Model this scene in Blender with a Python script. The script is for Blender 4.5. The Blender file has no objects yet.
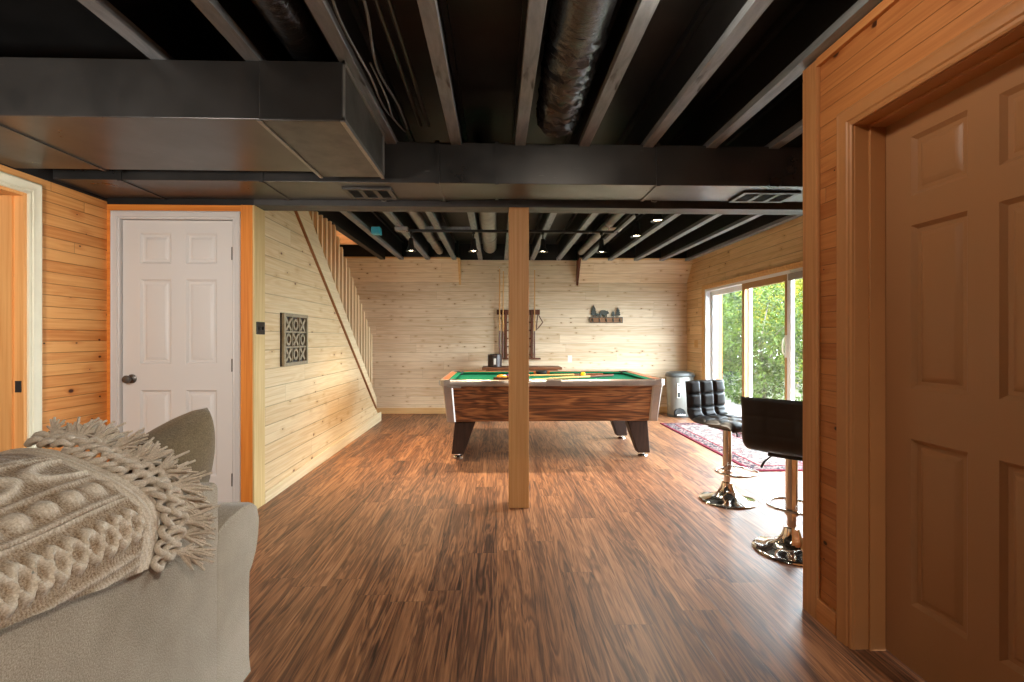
import bpy, bmesh, math, random
from mathutils import Vector, Matrix
R = math.radians
PI = math.pi
sc = bpy.context.scene
col = sc.collection

# ------------------------------------------------------------------ mesh builder
class MB:
    def __init__(s):
        s.v = []; s.f = []
    def add(s, vs, fs):
        b = len(s.v); s.v += [tuple(p) for p in vs]; s.f += [tuple(i + b for i in f) for f in fs]; return s
    def box(s, x0, x1, y0, y1, z0, z1):
        return s.add([(x0,y0,z0),(x1,y0,z0),(x1,y1,z0),(x0,y1,z0),(x0,y0,z1),(x1,y0,z1),(x1,y1,z1),(x0,y1,z1)],
                     [(0,3,2,1),(4,5,6,7),(0,1,5,4),(1,2,6,5),(2,3,7,6),(3,0,4,7)])
    def hexa(s, lo, hi):
        return s.add(list(lo) + list(hi), [(0,3,2,1),(4,5,6,7),(0,1,5,4),(1,2,6,5),(2,3,7,6),(3,0,4,7)])
    def prism(s, pts, axis, a0, a1):
        n = len(pts)
        def m(p, a):
            return (a,p[0],p[1]) if axis == 'x' else (p[0],a,p[1]) if axis == 'y' else (p[0],p[1],a)
        vs = [m(p,a0) for p in pts] + [m(p,a1) for p in pts]
        fs = [tuple(range(n)), tuple(range(2*n-1, n-1, -1))] + [(i,(i+1)%n,n+(i+1)%n,n+i) for i in range(n)]
        return s.add(vs, fs)
    def tube(s, pts, r, n=8, cap=True):
        pts = [Vector(p) for p in pts]; m = len(pts); vs = []; fs = []
        rr = r if isinstance(r, (list, tuple)) else [r]*m
        up = None
        for i, p in enumerate(pts):
            t = (pts[min(i+1,m-1)] - pts[max(i-1,0)]).normalized()
            if up is None:
                up = Vector((0,0,1)) if abs(t.z) < .9 else Vector((1,0,0))
            a = t.cross(up)
            if a.length < 1e-6: a = t.orthogonal()
            a.normalize(); b = a.cross(t).normalized(); up = b
            for k in range(n):
                w = 2*PI*k/n
                vs.append(p + (a*math.cos(w) + b*math.sin(w))*rr[i])
        for i in range(m-1):
            for k in range(n):
                fs.append((i*n+k, i*n+(k+1)%n, (i+1)*n+(k+1)%n, (i+1)*n+k))
        if cap:
            fs.append(tuple(range(n))); fs.append(tuple(range((m-1)*n, m*n)))
        return s.add(vs, fs)
    def loop(s, pts, r, n=6):
        pts = [Vector(p) for p in pts]; m = len(pts); vs = []; fs = []
        c = sum(pts, Vector())/m
        nn = (pts[0]-c).cross(pts[m//4]-c).normalized()
        for i, p in enumerate(pts):
            t = (pts[(i+1)%m]-pts[i-1]).normalized(); a = t.cross(nn).normalized(); b = a.cross(t)
            for k in range(n):
                w = 2*PI*k/n; vs.append(p+(a*math.cos(w)+b*math.sin(w))*r)
        for i in range(m):
            j = (i+1) % m
            for k in range(n):
                fs.append((i*n+k, i*n+(k+1)%n, j*n+(k+1)%n, j*n+k))
        return s.add(vs, fs)
    def lathe(s, prof, c=(0,0,0), n=24, axis='z'):
        vs = []; fs = []; m = len(prof)
        for r, z in prof:
            for k in range(n):
                w = 2*PI*k/n; x = r*math.cos(w); y = r*math.sin(w)
                p = (x,y,z) if axis == 'z' else (z,x,y) if axis == 'x' else (x,z,y)
                vs.append((c[0]+p[0], c[1]+p[1], c[2]+p[2]))
        for i in range(m-1):
            for k in range(n):
                fs.append((i*n+k, i*n+(k+1)%n, (i+1)*n+(k+1)%n, (i+1)*n+k))
        if prof[0][0] > 1e-5: fs.append(tuple(range(n)))
        if prof[-1][0] > 1e-5: fs.append(tuple(range((m-1)*n, m*n)))
        return s.add(vs, fs)
    def sphere(s, c, r, nu=16, nv=10):
        pr = [(r*math.sin(PI*i/nv)+(1e-6 if i in (0,nv) else 0), -r*math.cos(PI*i/nv)) for i in range(nv+1)]
        return s.lathe(pr, c, nu)
    def grid(s, fn, nu, nv, cu=False, cv=False):
        vs = []; fs = []
        for i in range(nu):
            for j in range(nv):
                vs.append(fn(i/(nu if cu else nu-1), j/(nv if cv else nv-1)))
        for i in range(nu if cu else nu-1):
            for j in range(nv if cv else nv-1):
                i2 = (i+1) % nu; j2 = (j+1) % nv
                fs.append((i*nv+j, i2*nv+j, i2*nv+j2, i*nv+j2))
        return s.add(vs, fs)
    def frame(s, axis, a0, a1, u0, u1, z0, z1, w, wt=None, wb=None):
        """rectangular ring, in the plane normal to axis ('x' or 'y')"""
        wt = w if wt is None else wt; wb = w if wb is None else wb
        def b(ua, ub, za, zb):
            if axis == 'x': s.box(a0, a1, ua, ub, za, zb)
            else: s.box(ua, ub, a0, a1, za, zb)
        b(u0, u0+w, z0, z1); b(u1-w, u1, z0, z1); b(u0+w, u1-w, z1-wt, z1)
        if wb: b(u0+w, u1-w, z0, z0+wb)
        return s
    def xf(s, M):
        s.v = [tuple(M @ Vector(p)) for p in s.v]; return s
    def build(s, name, mat, parent=None, smooth=None, bevel=0, bseg=2, weld=False, local=False):
        me = bpy.data.meshes.new(name)
        off = Vector((0,0,0))
        if parent is not None and not local:
            p = parent
            while p is not None:
                off += p.location; p = p.parent
        bm = bmesh.new()
        bv = [bm.verts.new((p[0]-off.x, p[1]-off.y, p[2]-off.z)) for p in s.v]
        for f in s.f:
            try: bm.faces.new([bv[i] for i in f])
            except ValueError: pass
        if weld: bmesh.ops.remove_doubles(bm, verts=bm.verts, dist=1e-5)
        bmesh.ops.recalc_face_normals(bm, faces=bm.faces)
        bm.to_mesh(me); bm.free()
        if smooth is not None:
            me.shade_smooth(); me.set_sharp_from_angle(angle=R(smooth))
        me.materials.append(mat)
        o = bpy.data.objects.new(name, me); col.objects.link(o)
        if parent is not None: o.parent = parent
        if bevel:
            m = o.modifiers.new('bevel', 'BEVEL'); m.width = bevel; m.segments = bseg
            m.limit_method = 'ANGLE'; m.angle_limit = R(40)
        return o

def tag(o, label=None, cat=None, group=None, kind=None):
    if label: o['label'] = label
    if cat: o['category'] = cat
    if group: o['group'] = group
    if kind: o['kind'] = kind
    return o
def root(name, loc, label, cat, group=None, kind=None, rz=0):
    o = bpy.data.objects.new(name, None); col.objects.link(o)
    o.location = loc; o.rotation_euler = (0,0,rz); o.empty_display_size = .1
    return tag(o, label, cat, group, kind)
def children(o): return [c for c in bpy.data.objects if c.parent == o]
def copy_tree(o, parent=None):
    c = o.copy(); col.objects.link(c)
    if parent is not None: c.parent = parent
    for ch in children(o): copy_tree(ch, c)
    return c

# ------------------------------------------------------------------ node helpers
def lin(*c):
    return tuple(((x/255)/12.92 if x/255 <= .04045 else ((x/255+.055)/1.055)**2.4) for x in c) + (1,)
class NT:
    def __init__(s, name):
        s.m = bpy.data.materials.new(name); s.m.use_nodes = True
        s.t = s.m.node_tree; s.t.nodes.clear()
        s.out = s.n('ShaderNodeOutputMaterial'); s.b = s.n('ShaderNodeBsdfPrincipled')
        s.l(s.b.outputs[0], s.out.inputs[0])
    def n(s, k): return s.t.nodes.new(k)
    def l(s, a, b): s.t.links.new(a, b)
    def setin(s, sock, v):
        if hasattr(v, 'is_output'): s.l(v, sock)
        else:
            if isinstance(v, tuple) and len(v) == 3 and sock.type == 'RGBA': v = v+(1,)
            sock.default_value = v
    def math(s, op, a, b=0, c=0):
        n = s.n('ShaderNodeMath'); n.operation = op
        for i, v in enumerate((a, b, c)): s.setin(n.inputs[i], v)
        return n.outputs[0]
    def xyz(s, src='Object'):
        t = s.n('ShaderNodeTexCoord'); x = s.n('ShaderNodeSeparateXYZ'); s.l(t.outputs[src], x.inputs[0]); return list(x.outputs[:3])
    def vec(s, x, y, z=0):
        n = s.n('ShaderNodeCombineXYZ')
        for i, v in enumerate((x,y,z)): s.setin(n.inputs[i], v)
        return n.outputs[0]
    def coord(s): return s.n('ShaderNodeTexCoord').outputs['Object']
    def noise(s, vec, scale=1, detail=4, rough=.5, dist=0):
        n = s.n('ShaderNodeTexNoise'); s.l(vec, n.inputs['Vector'])
        n.inputs['Scale'].default_value = scale; n.inputs['Detail'].default_value = detail
        n.inputs['Roughness'].default_value = rough; n.inputs['Distortion'].default_value = dist
        return n.outputs[0]
    def white(s, vec):
        n = s.n('ShaderNodeTexWhiteNoise'); s.l(vec, n.inputs[0]); return n.outputs[0]
    def voro(s, vec, scale=1, flat=False):
        n = s.n('ShaderNodeTexVoronoi'); s.l(vec, n.inputs['Vector']); n.inputs['Scale'].default_value = scale
        if flat: n.voronoi_dimensions = '2D'
        return n.outputs['Distance'], n.outputs['Color']
    def ramp(s, fac, stops):
        n = s.n('ShaderNodeValToRGB'); e = n.color_ramp.elements
        while len(e) < len(stops): e.new(.5)
        for i, (p, c) in enumerate(stops):
            e[i].position = p; e[i].color = c if len(c) == 4 else tuple(c)+(1,)
        s.l(fac, n.inputs[0]); return n.outputs[0]
    def mix(s, f, a, b, mode='MIX'):
        n = s.n('ShaderNodeMix'); n.data_type = 'RGBA'; n.blend_type = mode
        s.setin(n.inputs[0], f); s.setin(n.inputs[6], a); s.setin(n.inputs[7], b)
        return n.outputs[2]
    def range(s, v, a, b, c=0, d=1):
        n = s.n('ShaderNodeMapRange'); s.setin(n.inputs[0], v)
        for i, k in enumerate((a,b,c,d)): n.inputs[i+1].default_value = k
        return n.outputs[0]
    def bump(s, h, strength=.3, dist=.01):
        n = s.n('ShaderNodeBump'); n.inputs['Strength'].default_value = strength; n.inputs['Distance'].default_value = dist
        s.l(h, n.inputs['Height']); s.l(n.outputs[0], s.b.inputs['Normal'])
    def set(s, **k):
        for a, v in k.items(): s.setin(s.b.inputs[a.replace('_',' ')], v)
        return s.m

def plain(name, c, rough=.5, metal=0, spec=.5, var=.0, vs=8):
    t = NT(name)
    if var:
        f = t.noise(t.coord(), vs, 5, .6)
        cc = t.ramp(f, [(.3, tuple(x*(1-var) for x in c[:3])), (.7, tuple(min(1,x*(1+var)) for x in c[:3]))])
    else: cc = c
    return t.set(Base_Color=cc, Roughness=rough, Metallic=metal, Specular_IOR_Level=spec)

def pine(name, ua, va, pitch, cl, cd, knots=.16, weak=.5, groove=.75, seg=2.4, rough=.5, knotcol=lin(88,48,24), kscale=(5.5,8.0), var=.35):
    """pine boards running along axis ua, stacked along axis va"""
    t = NT(name); c = t.xyz(); u, v = c[ua], c[va]
    q = t.math('DIVIDE', v, pitch); row = t.math('FLOOR', q); fr = t.math('FRACT', q)
    u2 = t.math('ADD', u, t.math('MULTIPLY', t.white(t.vec(row, 3.1)), 7.0))
    sg = t.math('FLOOR', t.math('DIVIDE', u2, seg)); sf = t.math('FRACT', t.math('DIVIDE', u2, seg))
    rid = t.white(t.vec(row, sg, 1.7))
    off = t.math('MULTIPLY', rid, 40.0)
    g1 = t.noise(t.vec(t.math('MULTIPLY', u, 1.6), t.math('MULTIPLY', v, 70.0), off), 1, 5, .6, .3)
    g2 = t.noise(t.vec(t.math('MULTIPLY', u, .9), t.math('MULTIPLY', v, 11.0), off), 1, 2, .5, .2)
    rings = t.math('SINE', t.math('MULTIPLY', g2, 46.0))
    # knots
    kd, kc = t.voro(t.vec(t.math('MULTIPLY', u2, kscale[0]), t.math('MULTIPLY', v, kscale[1])), 1, True)
    kr = t.n('ShaderNodeSeparateColor'); t.l(kc, kr.inputs[0])
    gate = t.math('LESS_THAN', kr.outputs[0], knots)
    size = t.range(t.math('POWER', kr.outputs[1], 2.0), 0, 1, .03, .13)
    kk = t.math('MULTIPLY', gate, t.math('SUBTRACT', 1.0, t.math('SMOOTH_MIN', t.math('DIVIDE', kd, size), 1.0, .3)))
    kk = t.range(kk, .02, .45)
    halo = t.math('MULTIPLY', gate, t.range(kd, .35, .08))
    f = t.math('ADD', t.math('MULTIPLY', g1, .75), t.math('MULTIPLY', rings, .07))
    f = t.math('ADD', f, t.math('MULTIPLY', t.math('SUBTRACT', rid, .5), var))
    f = t.math('SUBTRACT', f, t.math('MULTIPLY', halo, .22))
    base = t.ramp(f, [(.08, cd), (.55, cl)])
    base = t.mix(kk, base, knotcol)
    d = t.math('MINIMUM', fr, t.math('SUBTRACT', 1.0, fr))
    gl = t.range(d, .0, .035, 1, 0)
    fr2 = t.math('ABSOLUTE', t.math('SUBTRACT', fr, .5)); gw = t.math('MULTIPLY', t.range(fr2, 0, .03, 1, 0), weak)
    ge = t.math('MULTIPLY', t.range(t.math('MINIMUM', sf, t.math('SUBTRACT', 1.0, sf)), 0, .0012, 1, 0), .7)
    gg = t.math('MAXIMUM', t.math('MAXIMUM', gl, gw), ge)
    base = t.mix(t.math('MULTIPLY', gg, groove), base, tuple(x*.28 for x in cd[:3])+(1,))
    h = t.math('SUBTRACT', t.math('MULTIPLY', g1, .12), gg)
    t.bump(h, .6, .006)
    return t.set(Base_Color=base, Roughness=rough, Specular_IOR_Level=.35)

def lumber(name, ua, cl, cd, knots=.14, rough=.5, fine=60.0, kcol=lin(80,42,20)):
    """one plain board along axis ua"""
    t = NT(name); c = t.xyz(); u = c[ua]; o = [c[i] for i in range(3) if i != ua]
    g = t.noise(t.vec(t.math('MULTIPLY', u, 1.5), t.math('MULTIPLY', o[0], fine), t.math('MULTIPLY', o[1], fine)), 1, 5, .6, .3)
    kd, kc = t.voro(t.vec(t.math('MULTIPLY', u, 3.0), t.math('MULTIPLY', o[0], 7.0), t.math('MULTIPLY', o[1], 7.0)), 1)
    kr = t.n('ShaderNodeSeparateColor'); t.l(kc, kr.inputs[0])
    kk = t.math('MULTIPLY', t.math('LESS_THAN', kr.outputs[0], knots), t.range(kd, .11, .06))
    base = t.mix(kk, t.ramp(g, [(.25, cd), (.65, cl)]), kcol)
    t.bump(g, .12, .003)
    return t.set(Base_Color=base, Roughness=rough, Specular_IOR_Level=.35)

# ------------------------------------------------------------------ materials
PALE_L, PALE_D = lin(238,212,168), lin(206,166,112)
HON_L, HON_D = lin(236,174,104), lin(208,132,64)
M = {}
M['pine_far'] = pine('pine_far', 0, 2, .14, lin(232,212,182), lin(200,170,132), knots=.26, weak=.5, groove=.45, var=.2, kscale=(7,13), knotcol=lin(120,78,46))
M['pine_stair'] = pine('pine_stair', 1, 2, .14, lin(230,208,168), lin(206,174,126), knots=.26, weak=.25, groove=.42, var=.2, kscale=(5,9.5), knotcol=lin(112,70,38))
M['pine_slider'] = pine('pine_slider', 1, 2, .14, lin(234,202,154), lin(204,164,114), knots=.2, weak=.5)
M['pine_left'] = pine('pine_left', 1, 2, .07, HON_L, HON_D, knots=.34, weak=0, kscale=(5,8), knotcol=lin(70,30,10))
M['pine_right'] = pine('pine_right', 1, 2, .066, lin(200,134,78), lin(168,100,52), knots=.2, weak=0, groove=.6, knotcol=lin(60,28,14))
M['pine_cross'] = pine('pine_cross', 0, 2, .07, lin(228,186,136), lin(198,150,100), knots=.13, weak=0)
M['honey_post'] = lumber('honey_post', 2, lin(230,146,62), lin(202,112,38))
M['honey_header'] = lumber('honey_header', 0, lin(230,146,62), lin(202,112,38))
M['shadow_brown'] = lumber('shadow_brown', 1, lin(168,116,68), lin(140,90,50), knots=0)  # tone of the shadow line under the stringer
M['daylit_board'] = lumber('daylit_board', 2, lin(222,196,140), lin(198,164,104), knots=.05)  # daylit face of the corner post, light put into the colour
M['stringer'] = lumber('stringer', 1, lin(232,214,178), lin(208,184,140), knots=.04)
M['baluster'] = lumber('baluster', 2, lin(232,214,178), lin(205,180,138), knots=0)
M['post_wood'] = lumber('post_wood', 2, lin(208,162,108), lin(188,138,84), knots=.02, fine=90)
M['corner_board'] = lumber('corner_board', 2, lin(205,150,98), lin(174,114,66), knots=.10)
M['base_board'] = lumber('base_board', 1, lin(212,150,92), lin(182,116,62), knots=.03)
M['base_far'] = lumber('base_far', 0, lin(222,184,130), lin(196,152,100), knots=.02)
M['casing_pine'] = lumber('casing_pine', 2, lin(222,176,112), lin(192,140,78), knots=0)
M['casing_right'] = plain('casing_right', lin(184,128,78), .45, var=.05, vs=5)
M['casing_left'] = plain('casing_left', lin(226,222,196), .4, var=.04)
M['jamb_left'] = lumber('jamb_left', 2, lin(240,180,112), lin(220,150,84), knots=0)
M['door_white'] = plain('door_white', lin(214,211,208), .42, spec=.4)
M['casing_white'] = plain('casing_white', lin(204,202,200), .42)
def dim_tan_door():
    t = NT('dim_tan_door'); c = t.xyz()
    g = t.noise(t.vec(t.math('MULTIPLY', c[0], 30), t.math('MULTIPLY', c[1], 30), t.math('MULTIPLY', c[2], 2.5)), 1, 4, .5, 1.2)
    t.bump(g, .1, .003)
    return t.set(Base_Color=lin(170,124,84), Roughness=.42, Specular_IOR_Level=.35)  # tan base colour holds the dim warm light on this door
M['dim_tan_door'] = dim_tan_door()
M['white_vinyl'] = plain('white_vinyl', lin(232,234,234), .35)
M['tan_vinyl'] = plain('tan_vinyl', lin(176,132,78), .4)
M['black_paint'] = plain('black_paint', (.013,.0125,.0125), .5, spec=.35, var=.3, vs=6)
M['beam_black'] = plain('beam_black', (.012,.011,.011), .5, spec=.35, var=.3, vs=6)
def lit_worn_flange():
    t = NT('joist_flange'); c = t.xyz()
    g = t.noise(t.vec(t.math('MULTIPLY', c[0], 30), t.math('MULTIPLY', c[1], 5), t.math('MULTIPLY', c[2], 30)), 1, 5, .65, .4)
    s = t.noise(t.vec(t.math('MULTIPLY', c[0], 14), t.math('MULTIPLY', c[1], 3.2), 0), 1, 3, .5, .8)
    base = t.ramp(g, [(.3, (.145,.165,.182)), (.7, (.26,.288,.31))])  # worn grey lifted and blued to paint in daylight from below
    base = t.mix(t.range(s, .64, .74), base, (.03,.03,.032,1))
    return t.set(Base_Color=base, Roughness=.5, Specular_IOR_Level=.4)
M['joist_flange'] = lit_worn_flange()
def duct_black():
    t = NT('duct_black'); c = t.coord(); x = t.xyz()
    n = t.noise(c, 3, 5, .6)
    sc_ = t.noise(t.vec(t.math('MULTIPLY', x[0], 6), t.math('MULTIPLY', x[1], 60), t.math('MULTIPLY', x[2], 90)), 1, 3, .5)
    base = t.ramp(n, [(.3, (.020,.0195,.019)), (.7, (.036,.0345,.033))])
    base = t.mix(t.range(sc_, .74, .78), base, (.16,.15,.14,1))
    return t.set(Base_Color=base, Roughness=t.range(n, .3, .7, .26, .40), Specular_IOR_Level=.8)
M['duct_black'] = duct_black()
M['duct_sheet'] = plain('duct_sheet', (.085,.085,.082), .42, metal=.35, spec=.5, var=.35, vs=9)
def foil():
    t = NT('flex_black'); x = t.xyz()
    n = t.noise(t.vec(t.math('MULTIPLY', x[0], 14), t.math('MULTIPLY', x[1], 26), t.math('MULTIPLY', x[2], 14)), 1, 4, .6, .7)
    t.bump(n, .5, .012)
    return t.set(Base_Color=(.030,.031,.033,1), Roughness=.27, Specular_IOR_Level=.8, Metallic=.25)
M['flex_black'] = foil()
M['galv'] = plain('galv', (.30,.30,.29), .42, metal=.6, var=.2)
M['steel_dark'] = plain('steel_dark', (.05,.048,.045), .4, metal=.3)
M['cable'] = plain('cable', (.16,.165,.17), .5)
M['black_metal'] = plain('black_metal', (.012,.011,.010), .4)
M['bronze'] = plain('bronze', (.035,.026,.020), .38, metal=.6)
M['chrome'] = plain('chrome', (.78,.76,.72), .09, metal=1)
M['hinge'] = plain('hinge', (.14,.13,.12), .4, metal=.8)
M['cyan_plastic'] = plain('cyan_plastic', lin(60,175,205), .4)
M['white_plastic'] = plain('white_plastic', lin(225,222,212), .4)

def floor_mat():
    t = NT('walnut_floor'); x = t.xyz(); u, v = x[1], x[0]
    pit = .165; q = t.math('DIVIDE', v, pit); row = t.math('FLOOR', q); fr = t.math('FRACT', q)
    u2 = t.math('ADD', u, t.math('MULTIPLY', t.white(t.vec(row, 5.3)), 9.0))
    L = 1.21; sg = t.math('FLOOR', t.math('DIVIDE', u2, L)); sf = t.math('FRACT', t.math('DIVIDE', u2, L))
    rid = t.white(t.vec(row, sg, 2.2)); off = t.math('MULTIPLY', rid, 60.0)
    g1 = t.noise(t.vec(t.math('MULTIPLY', u, 2.0), t.math('MULTIPLY', v, 62.0), off), 1, 6, .68, .9)
    g2 = t.noise(t.vec(t.math('MULTIPLY', u, 1.1), t.math('MULTIPLY', v, 15.0), off), 1, 3, .55, .9)
    rings = t.math('SINE', t.math('MULTIPLY', g2, 40.0))
    f = t.math('ADD', t.math('MULTIPLY', g1, .8), t.math('MULTIPLY', rings, .10))
    f = t.math('ADD', f, t.math('MULTIPLY', t.math('SUBTRACT', rid, .5), .16))
    f = t.math('ADD', f, t.math('MULTIPLY', t.math('SUBTRACT', g2, .5), .5))
    base = t.ramp(f, [(.14, lin(54,31,20)), (.34, lin(110,70,46)), (.55, lin(160,109,72)), (.78, lin(198,146,104))])
    d = t.math('MINIMUM', fr, t.math('SUBTRACT', 1.0, fr)); e = t.math('MINIMUM', sf, t.math('SUBTRACT', 1.0, sf))
    gg = t.math('MAXIMUM', t.range(d, 0, .014, 1, 0), t.range(e, 0, .0016, 1, 0))
    base = t.mix(t.math('MULTIPLY', gg, .6), base, lin(28,16,10))
    t.bump(t.math('SUBTRACT', t.math('MULTIPLY', g1, .35), gg), .22, .002)
    return t.set(Base_Color=base, Roughness=t.range(g1, .3, .7, .48, .38), Specular_IOR_Level=.75)
M['floor'] = floor_mat()

def fabric(name, c1, c2, scale=420, rough=.95, big=3.0, sheen=.25):
    t = NT(name); c = t.coord(); x = t.xyz()
    n = t.noise(c, scale, 2, .6); b = t.noise(c, big, 4, .6)
    w = t.math('ADD', t.math('MULTIPLY', n, .75), t.math('MULTIPLY', b, .35))
    t.bump(n, .35, .002)
    return t.set(Base_Color=t.ramp(w, [(.38, c1), (.72, c2)]), Roughness=rough, Specular_IOR_Level=.15, Sheen_Weight=sheen)
M['sofa'] = fabric('sofa_tweed', lin(134,120,100), lin(204,190,168), 330)
M['pillow'] = fabric('pillow_velvet', lin(104,88,62), lin(150,130,98), 220)
M['throw'] = fabric('throw_knit', lin(176,156,130), lin(232,216,192), 260, big=9)
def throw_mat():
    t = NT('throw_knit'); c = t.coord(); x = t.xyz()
    a = t.n('ShaderNodeAttribute'); a.attribute_name = 'motif_shade'  # browner recesses mix two-tone yarn with painted-in shade
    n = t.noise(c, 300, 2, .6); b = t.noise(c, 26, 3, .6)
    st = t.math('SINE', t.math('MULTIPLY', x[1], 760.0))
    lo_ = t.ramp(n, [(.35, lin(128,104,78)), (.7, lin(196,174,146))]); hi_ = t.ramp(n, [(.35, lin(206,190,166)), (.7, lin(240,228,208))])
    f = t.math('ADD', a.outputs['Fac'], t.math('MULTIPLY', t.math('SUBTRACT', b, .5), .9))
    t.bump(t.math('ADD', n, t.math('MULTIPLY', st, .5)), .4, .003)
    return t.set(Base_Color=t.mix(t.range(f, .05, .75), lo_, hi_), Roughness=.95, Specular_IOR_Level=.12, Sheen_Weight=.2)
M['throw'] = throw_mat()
M['yarn'] = fabric('throw_yarn', lin(186,170,146), lin(228,214,194), 300)
M['leather'] = plain('leather_dark', (.016,.013,.012), .42, spec=.5, var=.2, vs=30)
M['felt'] = fabric('felt_green', lin(3,82,60), lin(8,104,78), 500, sheen=0)
M['felt_cushion'] = fabric('felt_cushion', lin(4,80,58), lin(10,104,76), 500, sheen=0)
def rosewood():
    t = NT('rosewood'); x = t.xyz()
    g2 = t.noise(t.vec(t.math('MULTIPLY', x[0], .8), t.math('MULTIPLY', x[2], 8), t.math('MULTIPLY', x[1], 1.3)), 1, 3, .5, 1.0)
    rings = t.math('SINE', t.math('MULTIPLY', g2, 42.0))
    g1 = t.noise(t.vec(t.math('MULTIPLY', x[0], 2.5), t.math('MULTIPLY', x[2], 90), t.math('MULTIPLY', x[1], 5)), 1, 4, .6)
    f = t.math('ADD', t.math('MULTIPLY', rings, .13), g1)
    return t.set(Base_Color=t.ramp(f, [(.25, lin(44,22,12)), (.5, lin(112,66,36)), (.8, lin(166,112,68))]), Roughness=.35)
M['rosewood'] = rosewood()
M['rail_wood'] = lumber('rail_wood', 0, lin(170,98,54), lin(120,62,32), knots=0, rough=.3)
M['table_metal'] = plain('table_metal', (.50,.45,.41), .30, metal=.9, var=.1)
M['leg_dark'] = lumber('leg_dark', 2, lin(58,38,28), lin(34,22,17), knots=0)
M['black_rubber'] = plain('black_rubber', (.01,.01,.01), .6)
M['rack_wood'] = lumber('rack_wood', 2, lin(112,62,36), lin(76,40,22), knots=0)
M['cue_wood'] = lumber('cue_wood', 2, lin(226,176,112), lin(200,146,84), knots=0)
M['cue_butt'] = plain('cue_butt', lin(104,58,32), .3)
M['bench_wood'] = lumber('bench_wood', 0, lin(124,76,44), lin(92,54,30), knots=0)
M['dark_iron'] = plain('dark_iron', lin(62,64,56), .55, var=.15)
M['rust_wood'] = lumber('rust_wood', 0, lin(150,108,72), lin(112,76,48), knots=0)
M['can_silver'] = plain('can_silver', lin(138,138,132), .34, metal=.6)
M['can_dark'] = plain('can_dark', lin(74,76,74), .4)
M['tin_dark'] = plain('tin_dark', lin(58,48,46), .3, metal=.3, var=.3, vs=20)
M['art_wood'] = plain('art_wood', lin(150,136,108), .7, var=.2, vs=25)
M['art_dark'] = plain('art_dark', lin(46,38,34), .6)
def glass():
    t = NT('window_glass'); t.t.nodes.remove(t.b)
    tr = t.n('ShaderNodeBsdfTransparent'); gl = t.n('ShaderNodeBsdfGlossy'); gl.inputs['Roughness'].default_value = .02
    tr.inputs[0].default_value = (.96,.98,.97,1)
    fr = t.n('ShaderNodeFresnel'); fr.inputs[0].default_value = 1.45
    mx = t.n('ShaderNodeMixShader'); ge = t.n('ShaderNodeNewGeometry'); t.l(t.math('MULTIPLY', fr.outputs[0], t.math('SUBTRACT', 1.0, ge.outputs['Backfacing'])), mx.inputs[0]); t.l(tr.outputs[0], mx.inputs[1]); t.l(gl.outputs[0], mx.inputs[2])
    t.l(mx.outputs[0], t.out.inputs[0]); return t.m
M['glass'] = glass()
def emit(name, c, s):
    t = NT(name); return t.set(Base_Color=(.8,.8,.8,1), Emission_Color=c, Emission_Strength=s)
M['bulb'] = emit('lit_bulb', (1,.80,.55,1), 22)
def rug_mat():
    t = NT('oriental_rug'); x = t.xyz('Object'); u, v = x[0], x[1]
    W, L = .78, 2.46
    d = t.math('MINIMUM', t.math('MINIMUM', u, t.math('SUBTRACT', W, u)), t.math('MINIMUM', v, t.math('SUBTRACT', L, v)))
    vd, vc = t.voro(t.vec(u, v), 17); nn = t.noise(t.vec(u, v), 42, 3, .6)
    vd2, vc2 = t.voro(t.vec(u, v), 38)
    fl = t.ramp(vd, [(.12, lin(104,32,42)), (.24, lin(136,122,114)), (.42, lin(70,62,68)), (.6, lin(142,132,126))])
    fl = t.mix(t.range(vd2, .30, .22), fl, lin(72,44,56))
    bd = t.ramp(vd2, [(.15, lin(150,60,66)), (.33, lin(138,128,122)), (.6, lin(54,46,54))])
    c = t.mix(t.math('GREATER_THAN', d, .17), bd, fl)
    c = t.mix(t.math('MULTIPLY', t.math('GREATER_THAN', d, .155), t.math('LESS_THAN', d, .18)), c, lin(104,30,42))
    c = t.mix(t.math('LESS_THAN', d, .035), c, lin(100,24,40))
    t.bump(nn, .3, .004)
    return t.set(Base_Color=c, Roughness=.95, Specular_IOR_Level=.1)
M['rug'] = rug_mat()
def leafm(name, c1, c2):
    t = NT(name); oi = t.n('ShaderNodeObjectInfo')
    n = t.noise(t.coord(), 3.5, 3, .6)
    c = t.ramp(n, [(.35, c1), (.65, c2)])
    t.b.inputs['Transmission Weight'].default_value = 0
    tl = t.n('ShaderNodeBsdfTranslucent'); t.l(c, tl.inputs[0])
    mx = t.n('ShaderNodeMixShader'); mx.inputs[0].default_value = .45
    t.set(Base_Color=c, Roughness=.6, Specular_IOR_Level=.3)
    t.l(t.b.outputs[0], mx.inputs[1]); t.l(tl.outputs[0], mx.inputs[2]); t.l(mx.outputs[0], t.out.inputs[0])
    return t.m
M['leaf_green'] = leafm('leaf_green', lin(28,40,15), lin(74,92,30))
M['leaf_yellow'] = leafm('leaf_yellow', lin(70,80,22), lin(136,132,42))
M['leaf_dark'] = leafm('leaf_dark', lin(22,30,19), lin(46,56,34))
M['bark'] = plain('bark', lin(84,76,70), .9, var=.35, vs=14)
M['grass'] = plain('grass_ground', lin(56,58,34), .95, var=.35, vs=4)
M['deck_post'] = lumber('deck_post', 2, lin(186,118,72), lin(150,88,50), knots=0)

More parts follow.
